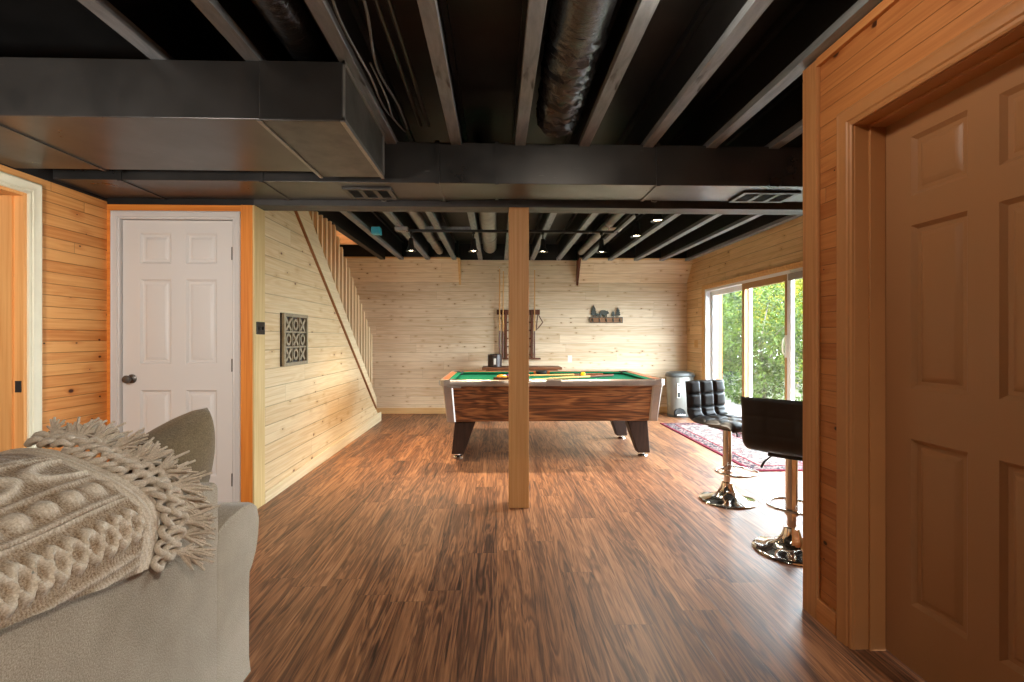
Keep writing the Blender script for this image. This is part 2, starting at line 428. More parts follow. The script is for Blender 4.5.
# ================================================================== ROOM SHELL
ZJ = 2.415        # underside of the joists
YF = 7.784        # far wall
XL = -2.70        # left wall
XS = -1.70        # stair side wall
XR = 3.094        # glazed wall
XP = 1.39         # near right partition
YP = 3.44         # beam / closet front
tag(MB().box(-4.6, XR+.14, -2.75, YF+.14, -.12, 0).build('floor', M['floor']), 'dark walnut plank floor running through both rooms', 'floor', kind='structure')
deck = MB()
deck.box(-4.6, XR+.14, -2.75, 3.60, 2.72, 2.80); deck.box(-1.745, XR+.14, 3.60, YF+.14, 2.72, 2.80)
deck.box(-4.6, -1.745, 6.52, YF+.14, 2.72, 2.80); deck.box(-4.6, -2.66, 3.60, 6.52, 2.72, 2.80)
tag(deck.build('ceiling', M['black_paint']), 'black painted floor deck above the open joists', 'ceiling', kind='structure')

# left wall with doorway
w = MB()
w.box(XL-.12, XL, -2.6, 1.95, 0, 2.155); w.box(XL-.12, XL, 2.868, YP+.02, 0, 2.155); w.box(XL-.12, XL, 1.95, 2.868, 2.04, 2.155)
tag(w.build('wall_left', M['pine_left']), 'honey pine boarded wall beside the open doorway', 'wall', kind='structure')
tag(MB().box(XL-.12, XL, -2.6, YP+.02, 2.155, 2.72).build('trim_1', M['black_paint']), 'black band above the honey pine wall', 'trim', kind='structure')
w = MB(); w.box(-2.72, XP+.17, -2.75, -2.6, 0, 2.72)
tag(w.build('wall_rear', M['pine_far']), 'pine wall behind the camera', 'wall', kind='structure')
# dim room beyond the left doorway
w = MB(); w.box(-4.6, -4.48, -.6, YF, 0, 2.72); w.box(-4.48, XL-.12, 3.2, 3.3, 0, 2.72); w.box(-4.48, XL-.12, -.6, -.5, 0, 2.72)
tag(w.build('wall_side_room', plain('slate_wall', lin(70,84,96), .8)), 'slate blue wall of the room through the left doorway', 'wall', kind='structure')

def casing(name, mat, parent, mp, u0, u1, zt, width, prof=None):
    """mitred door casing: mp maps (u, z, t) to world"""
    w_ = width
    prof = prof or [(0,0),(0,.012),(.006,.016),(w_*.25,.014),(w_*.32,.019),(w_*.75,.021),(w_*.86,.026),(w_-.006,.026),(w_,.020),(w_,0)]
    mb = MB(); n = len(prof); vs = []
    for d, t in prof:
        for u, z in ((u0-d,0),(u0-d,zt+d),(u1+d,zt+d),(u1+d,0)): vs.append(mp(u, z, t))
    fs = []
    for i in range(n):
        j = (i+1) % n
        for k in range(3): fs.append((i*4+k, j*4+k, j*4+k+1, i*4+k+1))
    fs.append(tuple(i*4 for i in range(n))); fs.append(tuple(i*4+3 for i in range(n)))
    mb.add(vs, fs)
    return mb.build(name, mat, parent, smooth=30)

def panel_door(W, H, T, mp):
    """six panel slab: mp maps (u, z, t) with t = out of the face"""
    mb = MB()
    xs = [0,.118,.118+.212,.118+.212+.106,.118+.424+.106,W]
    xs[4] = W-.118; xs[3] = xs[4]-.212
    zs = [0,.235,.838,1.02,1.612,1.72,1.935,H]
    pc = {(1,1),(3,1),(1,3),(3,3),(1,5),(3,5)}
    for i in range(5):
        for j in range(7):
            a,b,c,d = xs[i],xs[i+1],zs[j],zs[j+1]
            if (i,j) not in pc:
                mb.add([mp(a,c,0),mp(b,c,0),mp(b,d,0),mp(a,d,0)], [(0,1,2,3)])
            else:
                lv = [(0,0),(.004,-.004),(.014,-.013),(.024,-.014),(.028,-.014),(.046,-.004),(.050,-.003)]
                vs = []
                for o,t in lv: vs += [mp(a+o,c+o,t),mp(b-o,c+o,t),mp(b-o,d-o,t),mp(a+o,d-o,t)]
                fs = []
                for q in range(len(lv)-1):
                    for k in range(4): fs.append((q*4+k, q*4+(k+1)%4, q*4+4+(k+1)%4, q*4+4+k))
                q = (len(lv)-1)*4; fs.append((q,q+1,q+2,q+3)); mb.add(vs, fs)
    mb.add([mp(0,0,0),mp(W,0,0),mp(W,H,0),mp(0,H,0),mp(0,0,-T),mp(W,0,-T),mp(W,H,-T),mp(0,H,-T)],
           [(4,5,6,7),(0,1,5,4),(1,2,6,5),(2,3,7,6),(3,0,4,7)])
    return mb

def knob(mb, c, d, s=1):
    """door knob along direction d from point c"""
    d = Vector(d); q = d.to_track_quat('Z', 'Y').to_matrix().to_4x4()
    k = MB().lathe([(.032,0),(.032,.004),(.026,.008),(.012,.012),(.011,.030),(.020,.038),(.027,.048),(.028,.056),(.024,.064),(.012,.068),(.0001,.069)], n=20)
    k.xf(Matrix.Translation(Vector(c)) @ q); mb.add(k.v, k.f)

# left doorway (open)
d = root('door_1', (XL, 2.41, 0), 'open doorway in the honey pine wall at the left edge', 'doorway', kind='structure')
casing('casing', M['casing_left'], d, lambda u,z,t: (XL+t, u, z), 1.95, 2.868, 2.04, .072)
mb = MB(); mb.box(XL-.13, XL, 2.850, 2.868, 0, 2.04); mb.box(XL-.13, XL, 1.95, 1.968, 0, 2.04); mb.box(XL-.13, XL, 1.968, 2.85, 2.022, 2.04)
mb.box(XL-.13, XL-.055, 2.838, 2.850, 0, 2.022)
mb.build('jamb', M['jamb_left'], d)
MB().box(XL-.045, XL-.012, 2.846, 2.8505, .90, .965).build('strike_plate', M['hinge'], d)

# closet front with white door
tag(MB().box(XL, -.60, YF-.235, YF+.13, 2.462, 2.72).box(1.30, XR, YF-.235, YF+.13, 2.462, 2.72).box(-.60, 1.30, YF-.004, YF+.13, 2.462, 2.72).build('trim_2', M['black_paint']), 'black band above the far wall ledges', 'trim', kind='structure')
w = MB(); w.box(XL, -2.665, YP, YP+.12, 0, 2.137); w.box(-2.665, -1.784, YP, YP+.12, 2.045, 2.137); w.box(-1.842+.03, -1.784, YP+.005, YP+.12, 0, 2.137)
tag(w.build('wall_closet', M['honey_header']), 'honey pine surround of the white closet door', 'wall', kind='structure')
tag(MB().box(XL, XS, YP+.002, YP+.15, 2.138, 2.72).build('trim_3', M['black_paint']), 'black band above the closet door', 'trim', kind='structure')
d = root('door_2', (-2.22, YP, 0), 'white six panel closet door with a dark knob', 'door', kind='structure')
mpd = lambda u,z,t: (-2.602+u, YP+.012-t, z+.008)
sl = panel_door(.76, 2.022, .035, mpd).build('slab', M['door_white'], d, smooth=20)
kb = MB(); knob(kb, (-2.538, YP+.012, .926), (0,-1,0)); kb.build('knob', M['hinge'], sl, smooth=40)
for z in (1.80, 1.02, .22):
    MB().box(-1.850, -1.836, YP-.006, YP+.012, z-.045, z+.045).build('hinge', M['hinge'], d)
casing('casing', M['casing_white'], d, lambda u,z,t: (u, YP-t, z), -2.606, -1.838, 2.034, .056)
MB().box(-2.625, -2.606, YP, YP+.1, 0, 2.05).box(-1.838, -1.82, YP, YP+.1, 0, 2.05).box(-2.606, -1.838, YP, YP+.1, 2.034, 2.05).build('jamb', M['casing_white'], d)

# stair side wall
lo = lambda y: .23 + (2.41-.23)/(6.83-3.94)*(6.83-y)
w = MB().prism([(3.585,0),(7.12,0),(7.12,.12),(6.98,.13),(6.83,.23),(3.94,2.41),(3.585,2.41)], 'x', XS-.08, XS)
tag(w.build('wall_stairs', M['pine_stair']), 'pale pine boarded wall under the stairs', 'wall', kind='structure')
tag(MB().prism([(3.585,0),(7.14,0),(7.14,.13),(7.02,.135),(3.585,.085)], 'x', XS, XS+.012).build('baseboard_stairs', M['stringer'], bevel=.003),
    'pale pine baseboard along the stair wall', 'baseboard', kind='structure')
# stairwell above
w = MB(); w.box(XL-.12, XL+.05, YP+.13, YF, 0, 3.7); w.box(XL, -1.745, 6.52, 6.60, 2.47, 3.7); w.box(-1.745, -1.68, 3.58, 6.6, 2.72, 3.7); w.box(XL, -1.70, 3.5, 3.58, 2.72, 3.7)
w.box(XL, -1.68, 3.5, 6.6, 3.7, 3.78)
tag(w.build('wall_stairwell', M['pine_cross']), 'warm pine boards lining the stairwell', 'wall', kind='structure')

# far wall, upper part of the two side sections tilts forward
def far_section(x0, x1, tilt, mb):
    if tilt: prof = [(YF,0),(YF,2.10),(YF-.25,2.44),(YF+.12,2.44),(YF+.12,0)]
    else: prof = [(YF,0),(YF,2.462),(YF+.12,2.462),(YF+.12,0)]
    mb.prism(prof, 'x', x0, x1)
w = MB(); far_section(XL-.12, -.60, True, w); far_section(-.60, 1.30, False, w); far_section(1.30, XR+.12, True, w)
tag(w.build('wall_far', M['pine_far']), 'pale knotty pine wall behind the pool table', 'wall', kind='structure')
tag(MB().box(XL, XR, YF-.018, YF, 0, .095).build('baseboard_far', M['base_far'], bevel=.003), 'plain pine baseboard below the far wall', 'baseboard', kind='structure')
for i, (x0, x1) in enumerate(((XL, -.60), (1.30, XR))):
    tag(MB().box(x0, x1, YF-.27, YF+.12, 2.44, 2.462).build('trim_%d' % (4+i), M['base_far']), ('pine ledge on top of the far wall left section', 'pine ledge on top of the far wall right section')[i], 'trim', kind='structure')
for nm, x0, x1, m, lb in (('trim_6', -.605, -.575, M['base_far'], 'pale pine wedge ending the left tilted section of the far wall'),
                         ('trim_7', 1.285, 1.315, M['rack_wood'], 'pine wedge browned with painted shade ending the right tilted section of the far wall')):  # brown on the right wedge paints in its shaded end face
    tag(MB().prism([(YF,2.06),(YF-.275,2.45),(YF,2.45)], 'x', x0, x1).build(nm, m), lb, 'trim', kind='structure')

# glazed wall
SY0, SY1, SZ = 5.05, 7.10, 1.93
WY0, WY1 = 3.70, 5.012
w = MB()
w.box(XR, XR+.13, SY1, YF+.12, 0, 2.72); w.box(XR, XR+.13, SY0, SY1, SZ, 2.72); w.box(XR, XR+.13, WY1, SY0, SZ, 2.72)
w.box(XR, XR+.13, WY0, WY1, SZ, 2.72); w.box(XR, XR+.13, 1.98, WY0, 0, 2.72)
tag(w.build('wall_right', M['pine_slider']), 'pine boarded wall with the sliding patio door', 'wall', kind='structure')
def frame_x(x0, x1, y0, y1, z0, z1, wd, name, mat, par, bt=None, bb=None, bev=.003):
    return MB().frame('x', x0, x1, y0, y1, z0, z1, wd, bt, bb).build(name, mat, par, bevel=bev)
d = root('door_3', (XR, 6.07, 0), 'sliding glass patio door in the right wall', 'sliding door', kind='structure')
casing('casing', M['casing_pine'], d, lambda u,z,t: (XR-t, u, z), WY0-.0, SY1, SZ, .062)
MB().box(XR-.004,XR+.055,SY0,SY0+.012,0,SZ).box(XR-.004,XR+.12,SY1-.035,SY1,0,SZ).box(XR-.004,XR+.12,SY0+.012,SY1-.035,SZ-.035,SZ).box(XR-.004,XR+.12,SY0+.012,SY1-.035,0,.03).build('door_frame', M['white_vinyl'], d, bevel=.002)
fx = frame_x(XR+.075, XR+.115, 5.98, SY1-.035, .03, SZ-.035, .065, 'fixed_panel', M['white_vinyl'], d, .065, .10)
MB().box(XR+.092, XR+.098, 6.045, SY1-.10, .13, SZ-.10).build('pane', M['glass'], fx)
sp = frame_x(XR+.010, XR+.050, SY0+.014, 6.04, .03, SZ-.035, .062, 'sliding_panel', M['tan_vinyl'], d, .075, .11)
MB().box(XR+.027, XR+.033, SY0+.076, 5.978, .14, SZ-.11).build('pane', M['glass'], sp)
hb = MB(); hy = SY0+.045
hb.tube([(XR+.010,hy,1.02),(XR-.012,hy,1.03),(XR-.03,hy,1.06),(XR-.034,hy,1.12),(XR-.03,hy,1.18),(XR-.012,hy,1.21),(XR+.010,hy,1.22)], .009, 8)
hb.box(XR+.002, XR+.011, hy-.018, hy+.018, 1.0, 1.24)
hb.build('handle', M['white_plastic'], sp, smooth=40)
wn = root('window_1', (XR, 4.30, 0), 'white framed window nearer than the sliding door', 'window', kind='structure')
frame_x(XR+.002, XR+.042, WY0, WY1, 0, SZ, .012, 'window_frame', M['white_vinyl'], wn, .04, .05)
MB().box(XR+.018, XR+.024, WY0+.012, WY1-.012, .05, SZ-.04).build('pane', M['glass'], wn)
MB().box(XR-.035, XR-.002, WY0+.02, WY1-.02, SZ-.115, SZ-.045).build('blind_headrail', plain('blind_grey', lin(150,146,138), .5), wn)
MB().box(XR-.002, XR+.045, WY1+.001, SY0-.001, 0, SZ).build('mullion', M['white_vinyl'], wn)

# near right partition with door
DY0, DY1 = 1.071, 1.835
w = MB()
w.box(XP, XP+.16, DY1+.019, 2.127, 0, 2.41); w.box(XP, XP+.16, -2.6, DY0-.019, 0, 2.41); w.box(XP, XP+.16, DY0-.019, DY1+.019, 2.054, 2.41)
w.box(XP+.16, XR, 1.98, 2.127, 0, 2.41)
tag(w.build('wall_partition', M['pine_right']), 'orange pine boarded partition at the right edge', 'wall', kind='structure')
tag(MB().box(XP, XR, -2.6, 2.12, 2.41, 2.415).box(XP+.02, XP+.15, -2.6, 2.10, 2.415, 2.72).box(XP+.16, XR, 2.0, 2.1, 2.415, 2.72).build('trim_8', M['black_paint']), 'black band above the right partition', 'trim', kind='structure')
tag(MB().box(XP-.02, XP, 2.037, 2.128, 0, 2.405).build('trim_9', M['corner_board'], bevel=.002), 'knotty vertical corner board ending the right partition', 'trim', kind='structure')
tag(MB().box(XP-.018, XP, 1.92, 2.037, 0, .092).box(XP-.018, XP, -2.6, DY0-.09, 0, .092).build('baseboard_right', M['base_board'], bevel=.002), 'pine baseboard at the foot of the right partition', 'baseboard', kind='structure')
tag(MB().box(XP-.018, XP, -2.6, 2.037, 2.375, 2.41).build('trim_10', M['base_board']), 'pine strip topping the right partition', 'trim', kind='structure')
d = root('door_4', (XP, 1.45, 0), 'six panel door, tan with painted dim warm light, filling the right edge', 'door', kind='structure')
mpd = lambda u,z,t: (XP+.115-t, DY1-.003-u, z+.006)
sl = panel_door(.758, 2.022, .035, mpd).build('slab', M['dim_tan_door'], d, smooth=20)
mb = MB()
mb.box(XP-.002, XP+.16, DY1, DY1+.02, 0, 2.055).box(XP-.002, XP+.16, DY0-.02, DY0, 0, 2.055).box(XP-.002, XP+.16, DY0, DY1, 2.035, 2.055)
mb.box(XP+.052, XP+.113, DY1-.010, DY1, 0, 2.035).box(XP+.052, XP+.113, DY0, DY0+.010, 0, 2.035).box(XP+.052, XP+.113, DY0+.01, DY1-.01, 2.025, 2.035)
mb.build('jamb', M['casing_right'], d, bevel=.0015)
casing('casing', M['casing_right'], d, lambda u,z,t: (XP-t, u, z), DY0-.008, DY1+.002, 2.037, .072)
kb = MB(); knob(kb, (XP+.115, DY0+.07, .93), (-1,0,0)); kb.build('knob', M['hinge'], sl, smooth=40)

# ================================================================== CEILING
def joist(x, y0, y1, label, zb=ZJ):
    o = root('ceiling_joist', (x, y0, zb), label, 'joist', 'black joists of the open ceiling')
    mb = MB(); mb.box(x-.005, x+.005, y0, y1, zb+.036, zb+.264); mb.build('web', M['black_paint'], o)
    MB().box(x-.0325, x+.0325, y0, y1, zb, zb+.038).build('bottom_flange', M['joist_flange'], o, bevel=.002)
    MB().box(x-.0325, x+.0325, y0, y1, zb+.262, zb+.30).build('top_flange', M['black_paint'], o)
    return o
jl = {
 -1.465:'black joist above the boxed duct, leftmost at the top edge of the photo',
 -1.06:'black joist left of the shiny round pipe above the boxed duct',
 -.655:'black joist running along the open end of the boxed duct',
 -.253:'grey edged joist between the thin conduits and the bare ceiling bay, left of centre',
 .147:'grey edged joist along the left side of the crinkled flexible duct',
 .55:'grey edged joist right of the crinkled flexible duct',
 .955:'grey edged joist second to the right of the crinkled flexible duct',
 1.36:'grey edged joist meeting the top of the right corner board',
 1.765:'black joist partly hidden behind the right corner board, fourth from the window wall',
 2.17:'black joist over the pool room, third from the window wall',
 2.575:'black joist over the pool room, second from the window wall',
 2.98:'black joist over the pool room tight against the window wall'}
for x, lb in jl.items():
    joist(x, -2.6 if x < 1.3 else 1.2 if x < 1.4 else 2.13, 7.50, lb)
tj = MB().box(-1.79, -1.715, 3.60, 7.5, ZJ, ZJ+.29).build('stair_trimmer', M['beam_black'])
tag(tj, 'plain black beam edging the stair opening beside the balusters', 'beam')

# main beam
bm_ = MB().box(XS, XR, YP+.002, YP+.075, 2.140, ZJ).box(XS, XR, YP+.078, YP+.15, 2.140, ZJ).build('support_beam', M['duct_sheet'])
bm_.data.materials[0] = plain('beam_paint', (.05,.05,.05), .5, var=.2, vs=10)
tag(bm_, 'black built up beam resting on the wooden post behind the long duct', 'beam')
# centre post
p = root('support_post', (.157, 3.50, 0), 'square wooden post in front of the pool table', 'post')
MB().box(.087, .229, YP, YP+.14, 0, 2.14).build('column', M['post_wood'], p, bevel=.003)
p = root('corner_post', (-1.74, 3.51, 0), 'orange pine corner post right of the white closet door', 'post')
MB().box(-1.784, -1.703, YP-.012, YP+.145, 0, 2.137).build('front_board', M['honey_post'], p, bevel=.002)
MB().box(-1.703, -1.690, YP-.010, YP+.146, 0, 2.137).build('daylit_side', M['daylit_board'], p, bevel=.002)  # paler tone paints the daylight on this side of the post
sw = root('switch_plate', (-1.69, 3.52, 1.27), 'dark bronze switch plate on the orange corner post', 'switch')
MB().box(-1.690, -1.684, 3.455, 3.575, 1.235, 1.325).build('plate', M['bronze'], sw, bevel=.004)
for y in (3.492, 3.538):
    MB().box(-1.684, -1.672, y-.007, y+.007, 1.268, 1.292).build('toggle', M['bronze'], sw, bevel=.002)

# long rectangular duct
d = root('rectangular_duct', (.2, 3.22, 2.176), 'long black rectangular duct crossing the whole room in front of the beam', 'duct')
MB().prism([(XL,3.03),(XR,3.03),(XR,3.37),(.0,3.37),(-.37,3.425),(XL,3.425)], 'z', 2.176, 2.43).build('duct_body', M['duct_black'], d, bevel=.003)
for x in (-2.30, -1.45, -.37, .0, 1.02):
    y1 = 3.37 if x > -.1 else 3.425
    MB().box(x-.012, x+.012, 3.022, y1+.002, 2.169, 2.44).build('seam_strap', M['duct_black'], d)
def register(x0, x1, label):
    o = root('air_register', ((x0+x1)/2, 3.23, 2.172), label, 'vent', 'air registers under the long duct')
    f = MB(); f.box(x0, x1, 3.12, 3.145, 2.160, 2.176).box(x0, x1, 3.315, 3.34, 2.160, 2.176)
    n = 4
    for i in range(n):
        xx = x0 + (x1-x0-.03)*i/(n-1); f.box(xx, xx+.03, 3.145, 3.315, 2.160, 2.176)
    f.build('register_frame', M['steel_dark'], o, bevel=.002)
    MB().box(x0+.02, x1-.02, 3.14, 3.32, 2.1735, 2.1755).build('dark_opening', M['black_rubber'], o)
    for i in range(7):
        yy = 3.155 + i*.024
        MB().hexa([(x0+.03,yy,2.163),(x1-.03,yy,2.163),(x1-.03,yy+.002,2.163),(x0+.03,yy+.002,2.163)],
                  [(x0+.03,yy+.012,2.173),(x1-.03,yy+.012,2.173),(x1-.03,yy+.014,2.173),(x0+.03,yy+.014,2.173)]).build('louver', M['duct_sheet'], o)
register(-.99, -.68, 'small black air register under the long duct, left of the wooden post')
register(1.62, 2.0, 'small black air register under the long duct, beside the right corner board')
for x, y, lb in ((-.80,3.395,'tiny metal hook under the duct behind the left air register'), (1.08,3.35,'tiny metal hook under the duct right of the wooden post')):
    tag(MB().tube([(x,y,2.176),(x,y,2.165),(x+.02,y-.012,2.158),(x+.035,y-.01,2.162)], .004, 6).build('wire_hook', M['galv']), lb, 'hook')

# boxed duct upper left
d = root('boxed_duct', (-1.6, 2.49, 2.153), 'big black boxed duct hanging at upper left with an open sheet metal end', 'duct')
MB().box(XL+.005, -1.03, 2.135, 2.80, 2.160, 2.412).build('duct_body', M['duct_black'], d, bevel=.003)
e = MB().box(-1.03, -.67, 2.128, 2.865, 2.153, 2.412).build('end_section', M['duct_sheet'], d, bevel=.003)
fb = MB().box(-1.022, -.675, 2.1245, 2.1285, 2.160, 2.408); fb.build('front_sheet', M['duct_black'], d)
f = MB()
f.box(-1.035, -1.018, 2.12, 2.87, 2.146, 2.152); f.box(-.678, -.660, 2.12, 2.87, 2.146, 2.153)
f.box(-.668, -.660, 2.12, 2.87, 2.153, 2.168); f.box(-.668, -.660, 2.12, 2.87, 2.396, 2.414); f.box(-.668, -.660, 2.12, 2.135, 2.153, 2.414); f.box(-.668,-.660,2.855,2.87,2.153,2.414)
f.build('flange', M['galv'], d)
MB().box(-2.225, -2.205, 2.128, 2.806, 2.153, 2.414).build('seam_strap', M['duct_black'], d)
# pipes
def pipe(name, x, z, r, y0, y1, mat, label, cat='pipe', rings=(), n=20):
    o = root(name, (x, y0, z), label, cat)
    MB().tube([(x,y0,z),(x,y1,z)], r, n).build('pipe_run', mat, o, smooth=40)
    for y in rings:
        MB().lathe([(r,-.02),(r+.006,-.018),(r+.008,0),(r+.006,.018),(r,.02)], (x,y,z), n, 'y').build('coupling', mat, o, smooth=40)
    return o
pipe('round_duct', -.86, 2.535, .085, -2.5, 2.75, M['flex_black'], 'shiny black round pipe between joists above the boxed duct', 'duct', (.9,))
fd = root('flexible_duct', (.345, -2.4, 2.545), 'glossy black flexible duct with crinkled foil between two joists', 'duct')
MB().tube([(.345,-2.4,2.545),(.345,1.95,2.545)], .125, 28).build('smooth_run', M['flex_black'], fd, smooth=50)
rnd = random.Random(5)
amp = [[rnd.uniform(-1,1) for _ in range(28)] for _ in range(44)]
def crinkle(u, v):
    i = min(43, int(u*43)); j = int(v*28) % 28
    r = .125 + (.012*amp[i][j] + .007*math.sin(u*70))*min(1, u*8)
    a = 2*PI*v
    return (.345+.02*u + r*math.cos(a), 1.95 + .95*u + .012*amp[(i*7+3)%44][j], 2.545 + r*math.sin(a))
MB().grid(crinkle, 44, 28, cv=True).build('crinkled_run', M['flex_black'], fd, smooth=60)
for i, (x, lb) in enumerate(((-.47,'thin black conduit left of the grey edged joist, the left one of a pair'), (-.42,'thin black conduit left of the grey edged joist, the right one of a pair'))):
    tag(MB().tube([(x,-2.5,2.52),(x,3.0,2.52)], .011, 8).build('thin_conduit', M['steel_dark'], smooth=40), lb, 'conduit', 'thin conduits along the joist bay')
def wire(pts, r, label):
    cu = bpy.data.curves.new('w', 'CURVE')
    # smooth by Catmull-Rom
    P = [Vector(p) for p in pts]; out = []
    for i in range(len(P)-1):
        a = P[max(i-1,0)]; b = P[i]; c = P[i+1]; e_ = P[min(i+2,len(P)-1)]
        for k in range(8):
            t = k/8
            out.append(.5*((2*b)+(c-a)*t+(2*a-5*b+4*c-e_)*t*t+(3*b-a-3*c+e_)*t**3))
    out.append(P[-1]); bpy.data.curves.remove(cu)
    return tag(MB().tube(out, r, 6).build('electric_cable', M['cable'], smooth=60), label, 'cable', 'loose cables in the ceiling')
wire([(-.55,.6,2.50),(-.56,1.5,2.46),(-.60,1.85,2.43),(-.585,2.25,2.42),(-.60,2.6,2.44),(-.58,3.0,2.5)], .006, 'loose grey cable hugging the joist at the boxed duct end')
wire([(-.50,.6,2.52),(-.49,1.5,2.48),(-.485,1.8,2.44),(-.54,2.2,2.43),(-.53,2.6,2.46),(-.55,3.0,2.5)], .006, 'loose grey cable sagging right of the cable at the boxed duct end')
wire([(-.57,2.2,2.45),(-.555,2.45,2.42),(-.575,2.7,2.43),(-.56,3.0,2.48)], .005, 'short loose cable loop near the boxed duct far corner')
# pool room ducts
pipe('round_duct', -.10, 2.53, .098, 3.62, 7.0, M['galv'], 'grey round duct with ring couplings over the pool room, left of the wooden post', 'duct', (4.3, 6.2))
pipe('round_duct', -.86, 2.52, .055, 3.62, 7.3, M['galv'], 'thin grey round duct over the pool room, near the stairs', 'duct', (4.8, 6.4, 6.9))
pipe('round_duct', 1.26, 2.50, .05, 3.62, 7.2, M['galv'], 'thin silver pipe over the pool room, right of the wooden post', 'duct', (5.4,))
tag(MB().box(-.83,-.22,5.62,5.66,2.46,2.50).build('cross_brace', M['joist_flange']), 'short grey brace between joists behind the track light', 'brace')
jb = root('junction_box', (-1.36, 5.52, 2.40), 'bright cyan junction box on a joist over the pool room', 'junction box')
MB().box(-1.41, -1.31, 5.47, 5.57, 2.38, 2.46).build('box_shell', M['cyan_plastic'], jb, bevel=.008)
MB().box(-1.395, -1.325, 5.462, 5.47, 2.39, 2.45).build('cover', M['cyan_plastic'], jb, bevel=.003)

# track light
tk = root('track_light', (.2, 5.29, 2.40), 'black track light with six bell heads over the pool table', 'light')
mb = MB(); mb.box(-.98, 1.33, 5.27, 5.30, 2.362, 2.388); mb.box(1.28, 1.31, 3.72, 5.27, 2.362, 2.388)
mb.build('rail', M['black_metal'], tk)
MB().box(-1.10, -.96, 5.24, 5.33, 2.365, 2.412).build('feed_box', M['galv'], tk, bevel=.006)
MB().box(1.22, 1.36, 5.22, 5.32, 2.388, 2.412).build('corner_joint', M['white_plastic'], tk, bevel=.004)
heads = [(-.93,5.285),(-.252,5.285),(.505,5.285),(1.150,5.285),(1.295,4.45),(1.295,3.86)]
for x, y in heads:
    h = MB()
    h.lathe([(.018,0),(.018,-.02),(.008,-.024),(.008,-.065),(.022,-.07),(.026,-.10),(.030,-.14),(.038,-.175),(.054,-.205),(.056,-.212),(.050,-.208),(.036,-.185),(.001,-.18)], (x,y,2.362), 20)
    ho = h.build('lamp_head', M['black_metal'], tk, smooth=40)
    MB().lathe([(.0001,-.200),(.022,-.202),(.038,-.198),(.044,-.190),(.03,-.183),(.0001,-.182)], (x,y,2.362), 16).build('bulb', M['bulb'], ho, smooth=60)

# ================================================================== STAIRS
st = root('stair_railing', (XS, 5.4, .2), 'pale pine stringer with square balusters along the stairs', 'railing')
sv = MB().prism([(3.94,2.41),(6.83,.23),(6.83,.37),(6.62,.535),(4.30,2.41)], 'x', XS-.03, XS+.018)
sv.build('stringer', M['stringer'], st, bevel=.003)
MB().prism([(3.935,2.41),(6.83,.222),(6.83,.236),(3.95,2.41)], 'x', XS-.03, XS+.024).build('stringer_shadow', M['shadow_brown'], st)  # brown strip painted in for the shadow below the stringer
up = lambda y: .535 + (2.41-.535)/(6.62-4.30)*(6.62-y)
tp = lambda y: 1.277 + .755*(6.578-y)
y = 4.36
while y < 6.6:
    zt = min(tp(y), 2.40); zt2 = min(tp(y+.034), 2.40)
    MB().prism([(y,up(y)-.08),(y+.034,up(y+.034)-.08),(y+.034,zt2),(y,zt)], 'x', XS-.022, XS+.012).build('baluster', M['baluster'], st)
    y += .1235
sg = root('staircase', (-2.2, 6.9, 0), 'pine staircase rising behind the balusters', 'stairs')
for i in range(13):
    y1 = 6.85-.25*i; z = .19*(i+1)
    MB().box(XL+.06, XS-.09, y1-.25, y1+.02, z-.03, z).build('tread', M['stringer'], sg, bevel=.004)
    MB().box(XL+.06, XS-.09, y1-.02, y1, z-.19, z-.03).build('riser', M['stringer'], sg)

# ================================================================== WALL ITEMS
art = root('wall_art', (XS, 4.1, 1.0), 'carved wooden noughts and crosses panel on the stair wall', 'wall art')
ay0, ay1, az0, az1 = 3.855, 4.33, .985, 1.41
MB().box(XS, XS+.012, ay0, ay1, az0, az1).build('back_board', M['art_dark'], art)
MB().frame('x', XS+.008, XS+.035, ay0, ay1, az0, az1, .028).build('frame', M['art_wood'], art, bevel=.003)
gw = (ay1-ay0-.056)/3; gh = (az1-az0-.056)/3
gb = MB()
for k in (1,2):
    yy = ay0+.028+gw*k; zz = az0+.028+gh*k
    gb.box(XS+.01, XS+.028, yy-.007, yy+.007, az0+.028, az1-.028)
    gb.box(XS+.010, XS+.0275, ay0+.028, ay1-.028, zz-.007, zz+.007)
gb.build('grid_bars', M['art_wood'], art)
lets = ['XOX','OXO','XOX']
for i in range(3):
    for j in range(3):
        cy = ay0+.028+gw*(j+.5); cz = az1-.028-gh*(i+.5); hw = gw*.36; hh = gh*.40
        lb_ = MB()
        if lets[i][j] == 'X':
            for s in (-1,1):
                a = Vector((cy-hw, cz-hh*s)); b = Vector((cy+hw, cz+hh*s)); dv = (b-a).normalized(); nv = Vector((-dv.y,dv.x))*.013
                lb_.prism([tuple(a-nv),tuple(b-nv),tuple(b+nv),tuple(a+nv)], 'x', XS+.01, XS+.026+.001*s)
            lb_.build('carved_x', M['art_wood'], art)
        else:
            vs = []; N = 20
            for k in range(N):
                a = 2*PI*k/N
                for rr in (1, .55):
                    for xx in (XS+.01, XS+.026): vs.append((xx, cy+hw*rr*math.cos(a), cz+hh*rr*math.sin(a)))
            fs = []
            for k in range(N):
                q = 4*k; p_ = 4*((k+1)%N)
                fs += [(q,p_,p_+1,q+1),(q+1,p_+1,p_+3,q+3),(q+2,q+3,p_+3,p_+2),(q,q+2,p_+2,p_)]
            lb_.add(vs, fs); lb_.build('carved_o', M['art_wood'], art)

